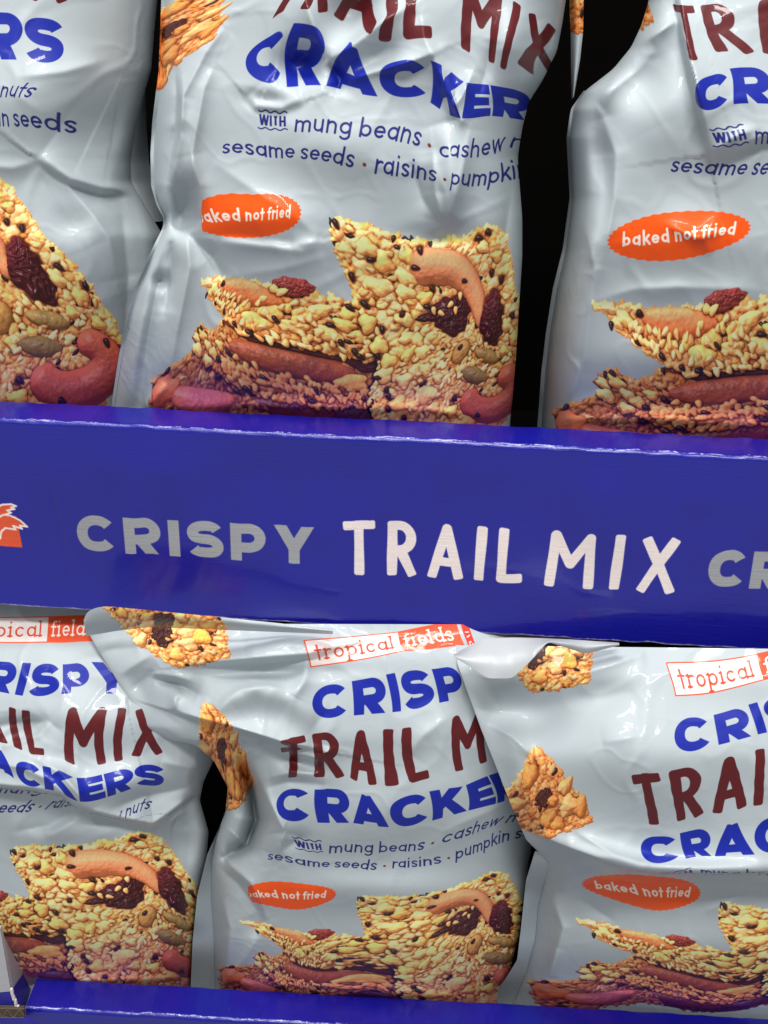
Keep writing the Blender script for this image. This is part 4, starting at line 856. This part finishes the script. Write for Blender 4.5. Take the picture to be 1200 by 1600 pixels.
bag5['feats'] = [
    ('F', [(268, 1112), (306, 1124), (352, 1136), (400, 1150), (445, 1164), (490, 1172)], 7.0, 5, 46), ('G', [(330, 1110), (400, 1080), (450, 1090), (500, 1130)], 3.5, 24), ('C', [(330, 1125), (356, 1092), (376, 1078), (420, 1072), (450, 1082)], 2.5, 8, 18), ('C', [(240, 1060), (275, 1068), (312, 1086)], -4.5, 12, 8), ('C', [(236, 1052), (272, 1056), (300, 1064)], 3.0, 10), ('C', [(272, 1112), (274, 1092), (284, 1080)], 2.5, 8),
    ('F', [(290, 1042), (350, 1036), (420, 1031), (480, 1026), (540, 1010)], 5.5, 7, 28), ('G', [(380, 1018), (450, 1002), (520, 1000)], 2.5, 16), ('B', (420, 1052), (90, 12), -2, -2.5), ('C', [(480, 1028), (476, 1060), (460, 1090)], 3.0, 14),
    ('C', [(372, 1176), (392, 1230), (400, 1280), (386, 1318), (350, 1340)], -20, 10, 12), ('C', [(392, 1188), (420, 1250), (446, 1300), (430, 1340)], 4.0, 14, 22), ('C', [(430, 1160), (466, 1178), (500, 1186), (520, 1170)], 3.0, 10), ('B', (470, 1190), (34, 14), 15, -4.0), ('C', [(416, 1232), (450, 1222), (510, 1226)], -2.4, 12), ('C', [(420, 1216), (455, 1206), (500, 1210)], 2.0, 10),
    ('C', [(440, 1296), (470, 1310), (440, 1330)], -2.5, 12), ('C', [(700, 1120), (660, 1150), (640, 1180)], 1.4, 18), ('B', (620, 1260), (120, 60), -8, 3.0), ('C', [(690, 1300), (760, 1270), (820, 1240)], 1.2, 20), ('C', [(336, 1350), (372, 1380), (404, 1424), (400, 1470)], -2.8, 12, 16), ('C', [(352, 1345), (392, 1380), (420, 1440)], 2.2, 12),
    ('B', (580, 1390), (150, 30), 0, 2.5), ('C', [(420, 1440), (380, 1500), (345, 1540)], 2.0, 14), ('C', [(345, 1400), (360, 1450), (352, 1540)], 2.2, 14), ('B', (620, 1480), (150, 60), 0, 3), ('C', [(340, 1535), (500, 1540), (780, 1562)], 1.6, 10), ('B', (210, 1080), (40, 40), 30, -2), ('C', [(180, 1060), (240, 1020)], 1.0, 8), ('C', [(196, 1085), (250, 1040)], -1.0, 8)]
bag5['seal'] = ([(344, 1290), (324, 1335), (308, 1400), (301, 1470), (298, 1540), (294, 1650)], -.006)
bag5['clear_px'] = (309, 1080, 1240)
bag5['shifts'] = [([(376, 1355), (388, 1390), (398, 1430)], (26, 0), 1.0, 60), ([(400, 1150), (445, 1164), (490, 1172)], (0, 22), 1.5, 26), ([(416, 1232), (450, 1222), (510, 1226)], (0, 8), 2, 18)]
bag5['flaps'] = [('top_seal', [(131, 970), (134, 957), (147, 950), (165, 947), (230, 953), (320, 962), (420, 972), (520, 983)], [(135, 994), (145, 992), (158, 990), (180, 986), (232, 980), (320, 983), (420, 987), (520, 991)], [-.026, -.030, -.024, -.018], [-.014, -.018, -.018, -.014], FILM_M)]
bag6['feats'] = [
    ('F', bag6['fold'], 7.5, 2.5, 40), 
    ('B', (820, 1110), (70, 40), 10, -5), ('B', (1000, 1200), (160, 110), 0, 6), ('C', [(760, 1130), (800, 1150), (830, 1180)], 2.0, 14), ('C', [(880, 1060), (950, 1040), (1010, 1020)], 2.0, 14), ('B', (930, 1090), (60, 24), -10, -2.5), ('C', [(900, 1300), (960, 1335), (1020, 1352)], 2.4, 14), ('C', [(940, 1160), (1000, 1150)], 1.0, 16),
    ('G', [(860, 1312), (930, 1338), (1000, 1356), (1100, 1360), (1200, 1358)], 4.0, 14), ('C', [(862, 1400), (880, 1450), (860, 1530)], 2.4, 14), ('C', [(905, 1370), (870, 1390), (852, 1430)], 2.4, 12), ('C', [(960, 1440), (930, 1420), (900, 1400)], -1.8, 14), ('B', (1000, 1395), (90, 24), 5, 2.0), ('B', (1060, 1490), (150, 50), 0, 4), ('C', [(820, 1535), (1000, 1556), (1200, 1575)], 1.6, 10), ('B', (750, 1100), (20, 50), -15, -2),
    ('C', [(1100, 1425), (1160, 1400), (1200, 1395)], 1.4, 14), ('C', [(870, 1480), (860, 1520), (840, 1550)], 2.0, 10)]
bag6['seal'] = ([(836, 1330), (822, 1375), (814, 1450), (808, 1500), (788, 1532), (757, 1568), (730, 1680)], -.006)
bag6['flaps'] = [('top_seal', [(709, 1022), (732, 1010), (754, 998), (800, 996), (846, 997), (890, 999), (933, 1002), (967, 1004)], [(709, 1026), (736, 1043), (762, 1060), (800, 1060), (826, 1036), (856, 1003), (915, 1022), (968, 1008)], [-.036, -.034, -.03, -.026, -.022], [-.046, -.050, -.046, -.030, -.024], INNER_M)]
CORE = simple_mat('board_core_brown', (.07, .048, .032), .9, .25, 200)
for b in (bag1, bag2, bag3, bag4, bag5, bag6): build_bag(**b)

# ------------------------------------------------------------------ corner of the next carton, bottom left
nt_ = thing('carton', 'white and blue carton corner at the lower left, its edge torn to bare fibre', 'carton', tuple(unproj(10, 1550, .0)))
def plate(name, pts, Ys, mat, parent, thick=.003):
    P = np.array([unproj(x, y, Y) for (x, y), Y in zip(pts, Ys)]); n = len(P)
    Q = P+np.array([0, thick, 0])
    F = [tuple(range(n))[::-1], tuple(range(n, 2*n))]+[(i, (i+1) % n, (i+1) % n+n, i+n) for i in range(n)]
    return mesh_obj(name, np.r_[P, Q], F, mat, parent, smooth=False)
plate('white_panel', [(-60, 1440), (0, 1452), (4, 1470), (17, 1549), (-60, 1556)], [-.024, -.024, -.024, -.026, -.026], WHITE, nt_)
plate('white_panel', [(4, 1470), (33, 1527), (18, 1549)], [-.0242, .0, -.0258], WHITE, nt_)
plate('blue_band', [(-60, 1557), (17, 1550), (27, 1574), (-60, 1574)], [-.026, -.026, -.026, -.026], BLUE_B, nt_)
plate('blue_band', [(17.5, 1550), (34, 1528), (46, 1552), (40, 1572), (28, 1574)], [-.0258, .0, .0, -.014, -.0258], BLUE_B, nt_)
rs = np.random.RandomState(3)
for k in range(9):
    y = 1546+k*3.3; x = 16+k*1.3+rs.normal()*.6
    plate('torn_fibre', [(x-1.5, y), (x+1.4+rs.rand(), y+.6), (x+2+rs.rand(), y+4.2), (x-1.2, y+3.8)], [-.0278]*4, FIBRE, nt_, .0015)
cb = thing('corrugated_board', 'brown corrugated board edge with open flutes, below the white carton corner', 'cardboard', tuple(unproj(10, 1585, -.012)))
def strip(name, line, wpx, Y, mat, th=.02):
    line = np.asarray(line, float)
    return [grid_obj(name, np.stack([unproj(line[:, 0], line[:, 1]-wpx, Y), unproj(line[:, 0], line[:, 1]+wpx, Y)]), mat, cb, smooth=False),
            ][0]
xs = np.linspace(-60, 38, 60)
for nm, dy, ww, mt in (('liner', 1575.5, .9, KRAFT), ('liner', 1589.5, .9, KRAFT)):
    strip(nm, np.stack([xs, dy+xs*.03+.5*np.sin(xs*.5)], 1), ww, -.0300, mt)
strip('flute', np.stack([xs, 1583+xs*.03+5.2*np.sin(xs*.36+.6*np.sin(xs*.11))], 1), .8, -.0298, KRAFT)
plate('board_core', [(-60, 1576), (36, 1577), (38, 1590), (-60, 1588)], [-.0295]*4, CORE, cb, .003)
plate('lower_liner', [(-60, 1590), (38, 1591), (58, 1606), (-60, 1660)], [-.0302]*4, BLUE_B, cb, .003)
